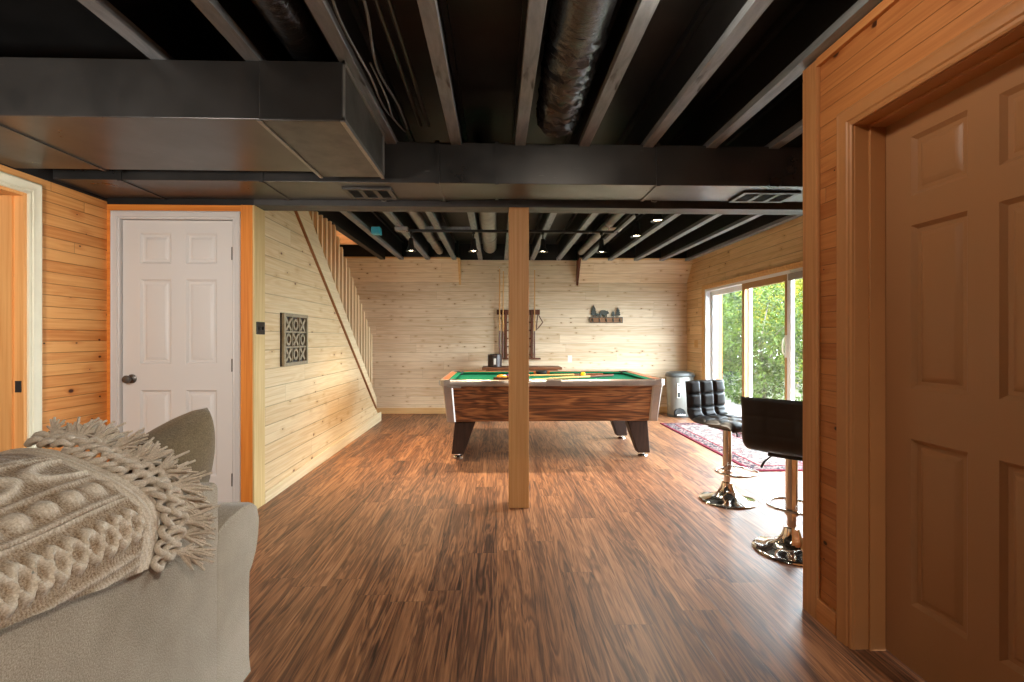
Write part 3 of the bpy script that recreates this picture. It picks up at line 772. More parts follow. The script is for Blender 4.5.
# bear coat rack
bx0, bx1, bz0, bz1 = 1.50, 2.03, 1.455, 1.545
br = root('coat_rack', (1.77, YF, bz0), 'iron coat rack with bear and tree cutouts on the far wall', 'coat rack')
MB().box(bx0, bx1, YF-.02, YF, bz0, bz1).build('back_board', M['rust_wood'], br, bevel=.003)
MB().frame('y', YF-.026, YF-.018, bx0-.004, bx1+.004, bz0-.004, bz1+.004, .010).build('rim', M['dark_iron'], br)
def cut(name, pts, sx, sz, ox):
    MB().prism([(ox+x*sx, bz1+z*sz) for x, z in pts], 'y', YF-.024, YF-.014).build(name, M['dark_iron'], br)
bear = [(0,.0),(.0,.30),(-.04,.5),(.0,.80),(.12,.97),(.35,1.0),(.60,.98),(.74,.90),(.84,.88),(.88,.96),(.93,.86),(1.08,.62),(1.06,.50),(.92,.46),(.84,.36),(.82,.0),(.68,.0),(.66,.24),(.60,.28),(.58,.0),(.44,.0),(.42,.30),(.24,.32),(.16,.22),(.15,0)]
tree = [(.44,0),(.44,.18),(.1,.14),(.16,.24),(0,.26),(.2,.42),(.08,.44),(.26,.6),(.16,.62),(.36,.82),(.5,1.0),(.62,.82),(.84,.64),(.74,.6),(.92,.44),(.8,.42),(1.0,.26),(.84,.24),(.9,.14),(.56,.18),(.56,0)]
cut('bear_cutout', bear, .135, .115, 1.665); cut('cub_cutout', bear, .065, .06, 1.595)
cut('tree_cutout', tree, .105, .20, 1.51); cut('tree_cutout', tree, .07, .11, 1.845); cut('tree_cutout', tree, .085, .165, 1.915)
for k in range(5):
    x = bx0+.045+k*(bx1-bx0-.09)/4
    MB().tube([(x,YF-.018,bz1-.03),(x,YF-.035,bz1-.035),(x,YF-.05,bz1-.06),(x,YF-.055,bz1-.075),(x,YF-.065,bz1-.065)], .006, 6).box(x-.009,x+.009,YF-.028,YF-.018,bz1-.07,bz1-.02).build('hook', M['dark_iron'], br)
ol = root('outlet_plate', (1.18, YF, .87), 'small white outlet plate on the far wall above the pool table', 'outlet')
MB().box(1.145, 1.215, YF-.006, YF, .815, .93).build('plate', M['white_plastic'], ol, bevel=.002)
for z in (.848, .897):
    MB().box(1.163, 1.197, YF-.009, YF-.005, z-.015, z+.015).build('receptacle', M['white_plastic'], ol, bevel=.003)
ol = root('outlet_plate', (XR, 7.42, 1.13), 'small tan switch plate on the window wall beside the patio door', 'switch')
MB().box(XR-.006, XR, 7.36, 7.48, 1.06, 1.18).build('plate', M['casing_pine'], ol, bevel=.002)
MB().box(XR-.012, XR-.006, 7.41, 7.43, 1.10, 1.14).build('toggle', M['casing_pine'], ol)

# cue rack on the far wall
cr = root('cue_rack', (.36, YF, .86), 'dark wooden cue rack on the far wall behind the post', 'cue rack')
MB().box(-.035, .70, YF-.09, YF, .868, .892).build('lower_shelf', M['rack_wood'], cr, bevel=.003)
MB().box(.0, .235, YF-.05, YF, 1.585, 1.665).box(.475, .69, YF-.05, YF, 1.585, 1.665).build('upper_bar', M['rack_wood'], cr, bevel=.003)
MB().box(.13, .165, YF-.06, YF, .892, 1.665).box(.545, .58, YF-.06, YF, .892, 1.665).build('side_panel', M['rack_wood'], cr, bevel=.002)
for k in range(6):
    z = .93+.13*k; MB().box(.165, .545, YF-.06, YF, z, z+.022).build('ball_shelf', M['rack_wood'], cr)
def cue_stick(base, tip, label, group=None):
    base = Vector(base); tip = Vector(tip); dv = tip-base; o = root('pool_cue', tuple(base), label, 'cue', group)
    a = base; b = base+dv*.30; c = base+dv*.985
    MB().tube([a, b], [.0145,.0125], 10).build('butt', M['cue_butt'], o, smooth=40)
    MB().tube([b, c], [.0125,.0065], 10).build('shaft', M['cue_wood'], o, smooth=40)
    MB().tube([c, tip], [.0065,.0065], 8).build('tip', M['white_plastic'], o, smooth=40)
cue_stick((.045,YF-.065,.893), (.045,YF-.07,2.34), 'upright pool cue in the rack, farthest left', 'cues in the wall rack')
cue_stick((.095,YF-.065,.893), (.105,YF-.07,2.30), 'upright pool cue in the rack, second from left', 'cues in the wall rack')
cue_stick((.60,YF-.065,.893), (.605,YF-.07,2.32), 'upright pool cue in the rack, right of the wooden post', 'cues in the wall rack')
tr = MB(); T0 = [(.655,1.60),(.735,1.46),(.63,1.33)]
tr.loop([(x,YF-.055,z) for a,b in zip(T0, T0[1:]+T0[:1]) for x,z in [(a[0]+(b[0]-a[0])*t, a[1]+(b[1]-a[1])*t) for t in (0,.25,.5,.75)]], .008, 6)
tag(tr.build('hanging_triangle', M['rack_wood'], smooth=50), 'thin wooden triangle hanging from the cue rack right of the post', 'ball triangle')

# bench behind the table with tin
bn = root('console_table', (.4, 7.45, 0), 'low brown wooden console against the far wall behind the pool table', 'table')
MB().box(-.22, .98, 7.22, 7.66, .735, .77).build('table_top', M['bench_wood'], bn, bevel=.004)
MB().box(-.16, .92, 7.26, 7.62, .66, .735).build('apron', M['bench_wood'], bn)
for x in (-.17, .87):
    for yy in (7.26, 7.58): MB().box(x, x+.055, yy, yy+.055, 0, .66).build('leg', M['bench_wood'], bn)
tn = root('metal_tin', (-.03, 7.4, .77), 'small dark metal tin on the console left of the post', 'tin')
MB().lathe([(.10,0),(.108,.005),(.108,.19),(.103,.195),(.095,.195),(.095,.02),(.001,.02)], (-.03,7.4,.77), 24).build('tin_body', M['tin_dark'], tn, smooth=40)
MB().lathe([(.1095,.0),(.112,.004),(.1095,.008)], (-.03,7.4,.95), 24).build('rim', M['chrome'], tn, smooth=40)
MB().box(-.045,-.01,7.287,7.296,.81,.90).build('label_patch', M['white_plastic'], tn)

# ================================================================== POOL TABLE
cx, cyT = .553, 5.365
TX, TY = 1.107, .665            # half sizes of top
pt = root('pool_table', (cx, cyT, 0), 'coin style pool table with green felt and dark rosewood sides', 'pool table')
zt = .80
b0 = [(cx-1.03,cyT-.60),(cx+1.03,cyT-.60),(cx+1.03,cyT+.60),(cx-1.03,cyT+.60)]
b1 = [(cx-1.07,cyT-.635),(cx+1.07,cyT-.635),(cx+1.07,cyT+.635),(cx-1.07,cyT+.635)]
MB().hexa([(x,y,.388) for x,y in b0], [(x,y,.742) for x,y in b1]).build('cabinet', M['rosewood'], pt, bevel=.004)
# corner castings (wrap around each corner)
for sx in (-1,1):
    for sy in (-1,1):
        c_ = MB(); th = .012
        def q(u, z):  # outline point: along the wrap at height z, u in -1..1
            k = (z-.388)/.354; hx = 1.03+.04*k+th; hy = .60+.035*k+th; wl = .075+.012*k
            if u < 0: return (cx+sx*(hx+u*wl), cyT+sy*hy, z)
            return (cx+sx*hx, cyT+sy*(hy-u*wl), z)
        us = [-1,-.5,-.12,.12,.5,1]; zs = [.388,.5,.62,.742]
        vs = []
        for z in zs:
            for u in us: vs.append(q(u,z))
        for z in zs:
            for u in us:
                x,y_,z_ = q(u,z); vs.append((x-sx*.02, y_-sy*.02, z_))
        n = len(us); m = len(zs); fs = []
        for i in range(m-1):
            for j in range(n-1):
                a = i*n+j; fs.append((a,a+1,a+n+1,a+n)); b = n*m+a; fs.append((b,b+n,b+n+1,b+1))
            for j in (0,n-1):
                a = i*n+j; fs.append((a,a+n,n*m+a+n,n*m+a))
        for i in (0,m-1):
            for j in range(n-1):
                a = i*n+j; fs.append((a,a+1,n*m+a+1,n*m+a))
        c_.add(vs, fs); c_.build('corner_casting', M['table_metal'], pt, smooth=35)
MB().box(cx-1.0, cx+1.0, cyT-.56, cyT+.56, .742, .764).build('playfield', M['felt'], pt)
# rails: wood + cushion + metal edge, leaving pocket gaps
def rail(x0, x1, y0, y1, inner):
    """inner: direction from the rail towards the field"""
    wd = .075; cw = .05
    ix, iy = inner
    if iy:   # long rail
        ya = y0 if iy > 0 else y1
        r = MB().box(x0, x1, min(ya,ya+iy*wd), max(ya,ya+iy*wd), .744, zt).build('rail', M['rail_wood'], pt, bevel=.006)
        a = ya+iy*wd; b_ = a+iy*cw
        MB().prism([(a,zt-.004),(b_,zt-.010),(b_,zt-.02),(a+iy*.025,.764),(a,.764)], 'x', x0+.03, x1-.03).build('cushion', M['felt_cushion'], r)
        MB().prism([(ya+iy*.004,.738),(ya-iy*.014,.745),(ya-iy*.018,.770),(ya-iy*.013,.793),(ya+iy*.006,.803),(ya+iy*.012,.80)], 'x', x0-.0, x1).build('edge_trim', M['table_metal'], r, smooth=40)
    else:
        xa = x0 if ix > 0 else x1
        r = MB().box(min(xa,xa+ix*wd), max(xa,xa+ix*wd), y0, y1, .744, zt).build('rail', M['rail_wood'], pt, bevel=.006)
        a = xa+ix*wd; b_ = a+ix*cw
        MB().prism([(a,zt-.004),(b_,zt-.010),(b_,zt-.02),(a+ix*.025,.764),(a,.764)], 'y', y0+.03, y1-.03).build('cushion', M['felt_cushion'], r)
        MB().prism([(xa+ix*.004,.738),(xa-ix*.014,.745),(xa-ix*.018,.770),(xa-ix*.013,.793),(xa+ix*.006,.803),(xa+ix*.012,.80)], 'y', y0, y1).build('edge_trim', M['table_metal'], r, smooth=40)
gx = TX-.10
for sy in (-1,1):
    ya = cyT+sy*TY
    for a, b_ in ((cx-gx, cx-.07), (cx+.07, cx+gx)):
        rail(a, b_, ya if sy < 0 else ya-.075, ya if sy > 0 else ya+.075, (0,-sy))
for sx in (-1,1):
    xa = cx+sx*TX; rail(xa if sx < 0 else xa-.075, xa if sx > 0 else xa+.075, cyT-TY+.10, cyT+TY-.10, (-sx,0))
for sx in (-1,0,1):
    for sy in (-1,1):
        px = cx+sx*(TX-.085); py = cyT+sy*(TY-.085 if sx else TY-.055)
        pk = MB().lathe([(.052,zt-.004),(.060,zt+.002),(.068,zt-.002),(.066,.768),(.05,.7665),(.001,.7655)], (px,py,0), 20)
        pk.build('pocket', M['black_rubber'], pt, smooth=40)
        if sx:
            ox, oy = cx+sx*TX, cyT+sy*TY; k = MB(); nn = 6
            pts = [(ox-sx*.10, oy), (ox-sx*.04, oy), (ox-sx*.014, oy-sy*.014), (ox, oy-sy*.04), (ox, oy-sy*.10), (ox-sx*.03, oy-sy*.10)]
            pts += [(px+sx*.062*math.cos(a)*1.0, py+sy*.062*math.sin(a)) for a in [R(v) for v in (0,30,60,90)]] + [(ox-sx*.10, oy-sy*.03)]
            k.prism(pts, 'z', .742, .806).build('corner_cap', M['table_metal'], pt, bevel=.005)
        elif sy > 0:
            MB().box(px-.07, px+.07, cyT+TY-.028, cyT+TY+.012, .742, .806).build('side_cap', M['black_rubber'], pt, bevel=.004)
        else:
            MB().box(px-.07, px+.07, cyT-TY-.016, cyT-TY+.020, .742, .803).build('side_cap', M['table_metal'], pt, bevel=.004)
for sx in (-1,1):
    for sy in (-1,1):
        lx = cx+sx*.945; ly = cyT+sy*.43
        t0 = lx-sx*.185; t1 = lx+sx*.025; e0 = lx-sx*.062; e1 = lx+sx*.062
        lg = MB().hexa([(min(e0,e1),ly-.055,.042),(max(e0,e1),ly-.055,.042),(max(e0,e1),ly+.055,.042),(min(e0,e1),ly+.055,.042)],
                       [(min(t0,t1),ly-.085,.388),(max(t0,t1),ly-.085,.388),(max(t0,t1),ly+.085,.388),(min(t0,t1),ly+.085,.388)]).build('leg', M['leg_dark'], pt, bevel=.006)
        MB().lathe([(.05,0),(.052,.008),(.045,.018),(.02,.024),(.018,.043)], ((e0+e1)/2, ly, 0), 20).build('foot_leveler', M['chrome'], lg, smooth=40)
# side badge and lock plate
MB().box(cx-1.035, cx-.90, cyT-.665-.020, cyT-.655, .726, .744).build('coin_plate', M['table_metal'], pt, bevel=.003)

# ball rack and balls
rb = .0286; zb = .7648+rb
bx, by = .025, 5.13
def ball(name, c, base, stripe, label):
    t = NT('ball_'+name); x = t.xyz()
    if stripe:
        k = t.math('LESS_THAN', t.math('ABSOLUTE', x[2]), .0165); cc = t.mix(k, lin(235,228,205), base)
    else: cc = base
    mm = t.set(Base_Color=cc, Roughness=.12, Specular_IOR_Level=.6)
    o = MB().sphere((0,0,0), rb, 20, 12).build('pool_ball', mm, smooth=80); o.location = c
    tag(o, label, 'ball', 'pool balls on the green felt')
row1 = [('orange', lin(232,120,30), 0, 'solid orange pool ball at the near left corner of the racked balls'),
        ('yellow', lin(240,176,40), 1, 'yellow striped pool ball second from left in the near row'),
        ('maroon', lin(128,52,36), 0, 'solid maroon pool ball third from left in the near row'),
        ('cream', lin(214,120,90), 1, 'pale striped pool ball just left of the wooden post in the near row'),
        ('green', lin(24,100,64), 0, 'green pool ball at the right end of the near row behind the post')]
row2 = [('amber', lin(226,160,50), 0, 'amber pool ball behind the orange one in the rack'), ('purple', lin(84,44,96), 0, 'dark purple pool ball in the second row of the rack'),
        ('russet', lin(160,66,36), 1, 'russet striped pool ball in the second row of the rack'), ('night', (.02,.02,.02,1), 0, 'black pool ball in the second row of the rack near the post')]
for k, (n, c, s_, lb) in enumerate(row1): ball(n, (bx+k*.0575, by, zb), c, s_, lb)
for k, (n, c, s_, lb) in enumerate(row2): ball(n, (bx+.0287+k*.0575, by+.0499, zb), c, s_, lb)
ball('yellow_single', (.985, 5.50, zb), lin(246,196,40), 0, 'yellow pool ball lying alone beside the cues right of the post')
o_ = .026
tri = [(bx-rb-o_*1.2, by-rb-o_*.55), (bx+4*.0575+rb+o_*1.2, by-rb-o_*.55), (bx+2*.0575, by+.255)]
cen = (sum(p[0] for p in tri)/3, sum(p[1] for p in tri)/3)
ins = [(p[0]+(cen[0]-p[0])*.10, p[1]+(cen[1]-p[1])*.10) for p in tri]
tb = MB(); vs = [(x,y_,.7645) for x,y_ in tri]+[(x,y_,.7645) for x,y_ in ins]+[(x,y_,.797) for x,y_ in tri]+[(x,y_,.797) for x,y_ in ins]
fs = []
for i in range(3):
    j = (i+1)%3
    fs += [(i,j,6+j,6+i),(3+i,9+i,9+j,3+j),(6+i,6+j,9+j,9+i),(i,3+i,3+j,j)]
tb.add(vs, fs); tag(tb.build('ball_rack', M['rack_wood']), 'dark wooden triangle rack holding pool balls on the green felt', 'ball rack')
cue_stick((1.33,5.50,.785), (.34,5.03,.777), 'pool cue lying on the felt, the nearer of two', 'cues lying on the table')
cue_stick((1.24,5.62,.785), (.10,5.56,.777), 'pool cue lying on the felt, the farther of two', 'cues lying on the table')

# ================================================================== BAR STOOLS
def arcprof():
    # (d, z) centreline, from seat front to top of back
    P = [(.215,.555),(.20,.578),(.17,.590),(.10,.590),(.02,.586),(-.06,.584),(-.12,.588)]
    for k in range(1,7):
        a = R(-90-15*k); P.append((-.12+.075*math.cos(a), .663+.075*math.sin(a)))
    P += [(-.197,.69),(-.200,.75),(-.207,.82),(-.215,.880)]
    return P
AP = arcprof()
def along(s):
    seg = [math.dist(AP[i],AP[i+1]) for i in range(len(AP)-1)]; tot = sum(seg); s *= tot
    for i, l in enumerate(seg):
        if s <= l or i == len(seg)-1:
            t = s/l; p = (AP[i][0]+(AP[i+1][0]-AP[i][0])*t, AP[i][1]+(AP[i+1][1]-AP[i][1])*t)
            d = Vector((AP[i+1][0]-AP[i][0], AP[i+1][1]-AP[i][1])).normalized(); return p, (-d.y*-1*-1, d.x) if False else (d.y, -d.x)
        s -= l
def shell(s0, s1, nu, mirror=False, W=.41, nx=3, ny=3, q0=0, q1=1):
    mb = MB(); NV = 37
    def side(sign):
        def fn(u, v):
            s = s0+(s1-s0)*u; (d, z), (nd, nz) = along(s)
            x = (v-.5)*W
            eu = min(1, max(0, (1-abs(2*v-1)**10)))**.5
            e_end = 1.0
            if q0 == 0 and u < .1: e_end = math.sqrt(max(0, 1-(1-u/.1)**2))
            if q1 == 1 and u > .94: e_end = math.sqrt(max(0, 1-((u-.94)/.06)**2))
            th = .026*eu*e_end
            cu = abs(math.sin(PI*(u*ny))); cv = abs(math.sin(PI*(v*nx)))
            tuft = (min(1,cu*1.9)**.7)*(min(1,cv*1.9)**.7)
            # sign +1 : inner/top face
            h = th*(.50+.66*tuft) if sign < 0 else th*(.74+.10*tuft)
            k = sign*h
            return (x, d-nd*k, z-nz*k) if True else None
        return fn
    mb.grid(side(1), nu, NV); mb.grid(side(-1), nu, NV)
    a = nu*NV
    for i in range(nu-1):
        for j in (0, NV-1): mb.f.append((i*NV+j,(i+1)*NV+j,a+(i+1)*NV+j,a+i*NV+j))
    for i in (0, nu-1):
        for j in range(NV-1): mb.f.append((i*NV+j,i*NV+j+1,a+i*NV+j+1,a+i*NV+j))
    return mb
def make_stool(label):
    o = root('bar_stool', (0,0,0), label, 'bar stool', 'black swivel bar stools')
    # local: +Y faces forward, X is width
    shell(0, .555, 40, q0=0, q1=2).build('seat', M['leather'], o, smooth=60, local=True)
    shell(.555, 1.0, 46, q0=2, q1=1).build('backrest', M['leather'], o, smooth=60, local=True)
    MB().lathe([(.200,0),(.203,.005),(.200,.011),(.185,.016),(.14,.026),(.10,.040),(.070,.062),(.052,.090),(.042,.122),(.039,.135),(.028,.138)], (0,0,0), 40).build('base', M['chrome'], o, smooth=50, local=True)
    MB().tube([(0,0,.13),(0,0,.26)], .0235, 20).build('piston', M['chrome'], o, smooth=40, local=True)
    MB().tube([(0,0,.225),(0,0,.545)], .031, 24).build('sleeve', M['chrome'], o, smooth=40, local=True)
    MB().lathe([(.0235,0),(.036,.002),(.036,.02),(.031,.024)], (0,0,.205), 24).build('collar', M['chrome'], o, smooth=40, local=True)
    P = []
    for k in range(40):
        a = 2*PI*k/40; ca, sa = math.cos(a), math.sin(a)
        P.append((.14*abs(ca)**.7*(1 if ca > 0 else -1), .085+.125*abs(sa)**.7*(1 if sa > 0 else -1), .232))
    MB().loop(P, .0085, 8).build('footrest', M['chrome'], o, smooth=60, local=True)
    MB().box(-.10,.10,-.09,.10,.538,.560).build('seat_plate', M['black_metal'], o, bevel=.004, local=True)
    MB().tube([(-.02,.0,.54),(-.10,-.02,.525),(-.135,-.03,.49),(-.15,-.035,.455)], [.004,.004,.006,.007], 8).build('lever', M['black_metal'], o, smooth=40, local=True)
    return o
s1 = make_stool('black tufted bar stool with its seat turned toward the camera, beside the rug')
s1.location = (1.72, 3.56, 0); s1.rotation_euler[2] = R(-66-90)
s2 = copy_tree(s1); s2['label'] = 'black bar stool seen from behind, half hidden by the right corner board'
s2.location = (1.675, 2.70, 0); s2.rotation_euler[2] = R(45-90)

# ================================================================== TRASH CAN, RUG
tc = root('trash_can', (2.84, 7.42, 0), 'silver pedal trash can with dark lid in the far right corner', 'trash can')
def dshape(r, z, n=28, sq=2.6):
    return [(2.84+r*1.12*abs(math.cos(a))**(2/sq)*(1 if math.cos(a) > 0 else -1), 7.42+r*.9*abs(math.sin(a))**(2/sq)*(1 if math.sin(a) > 0 else -1), z) for a in [2*PI*k/n for k in range(n)]]
def stack(levels):
    mb = MB(); n = 28; vs = []; fs = []
    for r, z in levels: vs += dshape(r, z)
    for i in range(len(levels)-1):
        for k in range(n): fs.append((i*n+k, i*n+(k+1)%n, (i+1)*n+(k+1)%n, (i+1)*n+k))
    fs.append(tuple(range(n))); fs.append(tuple(range((len(levels)-1)*n, len(levels)*n)))
    return mb.add(vs, fs)
stack([(.165,.03),(.168,.05),(.180,.60),(.178,.625)]).build('body', M['can_silver'], tc, smooth=40)
stack([(.185,.612),(.192,.62),(.192,.645),(.180,.672),(.13,.69),(.02,.695)]).build('lid', M['can_dark'], tc, smooth=40)
stack([(.172,0),(.172,.03),(.168,.04)]).build('foot_ring', M['can_dark'], tc, smooth=40)
fy = 7.42-.9*.174
MB().prism([(2.70,.03),(2.86,.03),(2.865,.08),(2.84,.125),(2.78,.15),(2.72,.125),(2.695,.08)], 'y', fy-.008, fy+.03).build('pedal_recess', M['black_rubber'], tc)
MB().box(2.715, 2.845, fy-.06, fy+.01, .035, .058).build('pedal', M['chrome'], tc, bevel=.006)
st_ = MB().box(2.735, 2.785, fy-.010, fy+.02, .30, .52).build('label_plate', M['white_plastic'], tc, bevel=.002)
MB().box(2.748,2.772,fy-.013,fy-.009,.475,.505).box(2.742,2.778,fy-.013,fy-.009,.31,.385).box(2.752,2.768,fy-.013,fy-.009,.42,.45).build('label_print', M['black_rubber'], st_)
rg = MB().box(0, .78, 0, 2.46, 0, .010).build('area_rug', M['rug'], bevel=.003)
rg.location = (2.303, 4.31, .0005)
tag(rg, 'patterned oriental rug with dark red border by the patio door', 'rug')

# ================================================================== SOFA
sf = root('sofa', (-1.35, .65, 0), 'beige upholstered sofa seen from behind at the lower left', 'sofa')
SBX, SY_E = -.856, 1.53
def rbox(x0,x1,y0,y1,z0,z1,name,mat,par,bev=.04,seg=5):
    o = MB().box(x0,x1,y0,y1,z0,z1).build(name, mat, par, smooth=180, bevel=bev, bseg=seg); return o
rbox(-1.02, SBX, -.50, SY_E, .05, .768, 'back_frame', M['sofa'], sf, .022, 4)
rbox(-1.80, -.90, -.45, 1.52, .05, .42, 'base', M['sofa'], sf, .03)
# rolled arm (profile in Y,Z, swept along X)
def arm(sgn, yo, name):
    pr = [(0,.05),(-.012,.10),(-.012,.36),(-.008,.405)]
    pr += [(.010,.42),(.040,.465),(.056,.52),(.060,.57),(.048,.61),(.018,.632),(-.05,.640),(-.13,.634),(-.19,.618),(-.21,.58),(-.21,.05)]
    mb = MB(); n = len(pr)
    xs = [(-.862,.93),(-.855,1.0),(-1.2,1.0),(-1.72,1.0),(-1.78,.98),(-1.80,.90)]
    xs = [(-.868,.94),(-.858,.985),(-.872,1.0),(-1.2,1.0),(-1.72,1.0),(-1.78,.98),(-1.80,.90)]
    xs[0] = (-.856,.965); xs[1] = (-.860,.99); xs[2] = (-.874,1.0)
    vs = []
    for x, k in xs:
        for a, z in pr: vs.append((x, yo+sgn*((a+.075)*k-.075), .30+(z-.30)*k if z > .06 else z))
    fs = [tuple(range(n)), tuple(range((len(xs)-1)*n, len(xs)*n))]
    for i in range(len(xs)-1):
        for j in range(n):
            fs.append((i*n+j, i*n+(j+1)%n, (i+1)*n+(j+1)%n, (i+1)*n+j))
    mb.add(vs, fs); return mb.build(name, M['sofa'], sf, smooth=38)
a1 = arm(1, 1.715, 'arm'); a2 = arm(-1, -.56, 'arm')
sb = MB().tube([(SBX-.003,1.50,.408),(SBX-.003,1.60,.408),(SBX-.003,1.705,.408)], .004, 6).build('seam_piping', M['sofa'], a1, smooth=50)
for k in range(3):
    y0 = -.33+k*.60; rbox(-1.78, -1.06, y0, y0+.595, .42, .56, 'seat_cushion', M['sofa'], sf, .045)
def puff(name, c, size, mat, par, rot=None, e=5.0, local=False, pinch=.0):
    """soft cushion: superellipsoid-like pad with thinner edges. size = (w, h, t); thickness along local Y"""
    N = 34; mb = MB()
    Rm = rot or Matrix.Identity(3)
    for sg in (1,-1):
        def fn(u, v):
            a = 2*u-1; b = 2*v-1
            k = max(0,(1-abs(a)**e))*max(0,(1-abs(b)**e))
            t = sg*size[2]/2*(k**.5)
            w_ = 1-pinch*(1-b*b)*0 - pinch*.5*(1-abs(a)**2)*0
            rd = 1-.05*(abs(a*b)**5); x = a*rd*size[0]/2*(1-pinch*(1-b*b)); z = b*rd*size[1]/2*(1-pinch*(1-a*a))
            p = Rm @ Vector((x, t, z)); return (c[0]+p.x, c[1]+p.y, c[2]+p.z)
        mb.grid(fn, N, N)
    return mb.build(name, mat, par, smooth=80, weld=True)
for k in range(3):
    y0 = -.12+k*.54
    puff('back_cushion', (-1.135, y0-.0, .70), (.54,.44,.20), M['sofa'], sf, Matrix.Rotation(R(90),3,'Z') @ Matrix.Rotation(R(6),3,'X'), e=6)
# pillow
rotp = Matrix.Rotation(R(13),3,'X') @ Matrix.Rotation(R(19),3,'Y') @ Matrix.Rotation(R(90),3,'Z')
pw = puff('throw_pillow', (-1.03, 1.505, .76), (.40,.40,.22), M['pillow'], None, rotp, e=2.6, pinch=.07)
tag(pw, 'olive brown velvet throw pillow poking up at the far end of the sofa', 'pillow')

# knitted throw with fringe
prof = [(-.835,.655),(-.838,.72),(-.847,.775),(-.872,.812),(-.92,.846),(-.985,.882),(-1.055,.915),(-1.12,.932),(-1.19,.926),(-1.25,.890),(-1.275,.82),(-1.285,.70)]
pl = [0]
for i in range(len(prof)-1): pl.append(pl[-1]+math.dist(prof[i],prof[i+1]))
PT = pl[-1]
def catm(a,b,c,d_,t): return .5*((2*b)+(c-a)*t+(2*a-5*b+4*c-d_)*t*t+(3*b-a-3*c+d_)*t**3)
def pp(s):
    s = max(0,min(PT-1e-6,s))
    for i in range(len(pl)-1):
        if s <= pl[i+1]:
            t = (s-pl[i])/(pl[i+1]-pl[i]); g = lambda k: prof[max(0,min(len(prof)-1,k))]
            return tuple(catm(g(i-1)[q],g(i)[q],g(i+1)[q],g(i+2)[q],t) for q in (0,1))
def pn(s):
    a = pp(s-.004); b = pp(s+.004); d = Vector((b[0]-a[0], b[1]-a[1]))
    if d.length < 1e-9: return (1,0)
    d.normalize(); return (d.y, -d.x)
TY0, TY1 = -.25, 1.235
def hem(y): # the hem slopes up towards the camera
    return .0 + max(0,min(1,(1.24-y)/.50))*.085
def tend(s): # far end curves: retreats a little at the hem
    return TY1 - .05*max(0, 1-s/.16)**2
def knit(s, y):
    h = 0; q = s % 1.0
    # hem band
    def g(c, w): return math.exp(-((s-c)/w)**2)
    h += .004*g(.035,.006)+.004*g(.055,.006)
    # cable band centred .115
    d = s-.120
    if abs(d) < .05:
        ph = y/.075
        for k in (0, PI):
            o = .028*math.sin(2*PI*ph+k); h = max(h, .009*math.exp(-((d-o)/.010)**2))
    h = max(h, .005*g(.182,.005)); h = max(h, .005*g(.195,.005))
    # bobbles centred .23
    d = s-.232; yy = ((y/.058) % 1)-.5
    h = max(h, .012*math.exp(-((d/.020)**2+(yy*.058/.020)**2)**1.2))
    h = max(h, .005*g(.270,.005)); 
    # long ovals centred .325
    d = s-.325; yy = ((y/.21) % 1)-.5
    rr = math.sqrt((d/.032)**2+(yy*.21/.085)**2)
    h = max(h, .008*math.exp(-((rr-1)/.22)**2))
    h = max(h, .005*g(.375,.005)); h = max(h, .005*g(.39,.005))
    h += .0012*math.sin(y*2*PI/.011)*(.5+.5*math.sin(s*2*PI/.016))
    return h
NU, NW = 150, 330
def throw_fn(off):
    def fn(u, v):
        s = u*PT; y = TY0+(tend(s)-TY0)*v
        if s < .12: s = s + hem(y)*(1-s/.12)
        x, z = pp(s); nx, nz = pn(s)
        edge = .006*math.exp(-((tend(s)-y-.02)/.006)**2)+.006*math.exp(-((tend(s)-y-.042)/.006)**2) if y > tend(s)-.08 else 0
        h = (1.45*knit(s, y) if y < tend(s)-.055 else .001)+edge
        wv = .004*math.sin(y*9+s*14)+.003*math.sin(y*23+2)
        k = off + (h+wv+.010 if off >= 0 else wv)
        return (x+nx*k, y, z+nz*k)
    return fn
mb = MB(); mb.grid(throw_fn(.0), NU, NW); mb.grid(throw_fn(-.003), NU, NW)
a = NU*NW
for i in range(NU-1):
    for j in (0, NW-1): mb.f.append((i*NW+j,(i+1)*NW+j,a+(i+1)*NW+j,a+i*NW+j))
for i in (0, NU-1):
    for j in range(NW-1): mb.f.append((i*NW+j,i*NW+j+1,a+i*NW+j+1,a+i*NW+j))
th = root('throw_blanket', (-1.0, 1.0, .8), 'cream cable knit throw with chunky fringe draped over the sofa back', 'blanket')
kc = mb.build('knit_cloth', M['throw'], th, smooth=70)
at = kc.data.attributes.new('motif_shade', 'FLOAT', 'POINT')  # raised knit cream, recesses browner: yarn tone plus painted shade
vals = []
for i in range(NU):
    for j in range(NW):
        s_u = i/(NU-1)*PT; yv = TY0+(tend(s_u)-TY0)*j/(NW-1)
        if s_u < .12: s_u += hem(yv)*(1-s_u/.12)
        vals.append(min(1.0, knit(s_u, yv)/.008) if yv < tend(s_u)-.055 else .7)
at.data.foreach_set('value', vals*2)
rnd = random.Random(11)
ring = MB()
nT = 17
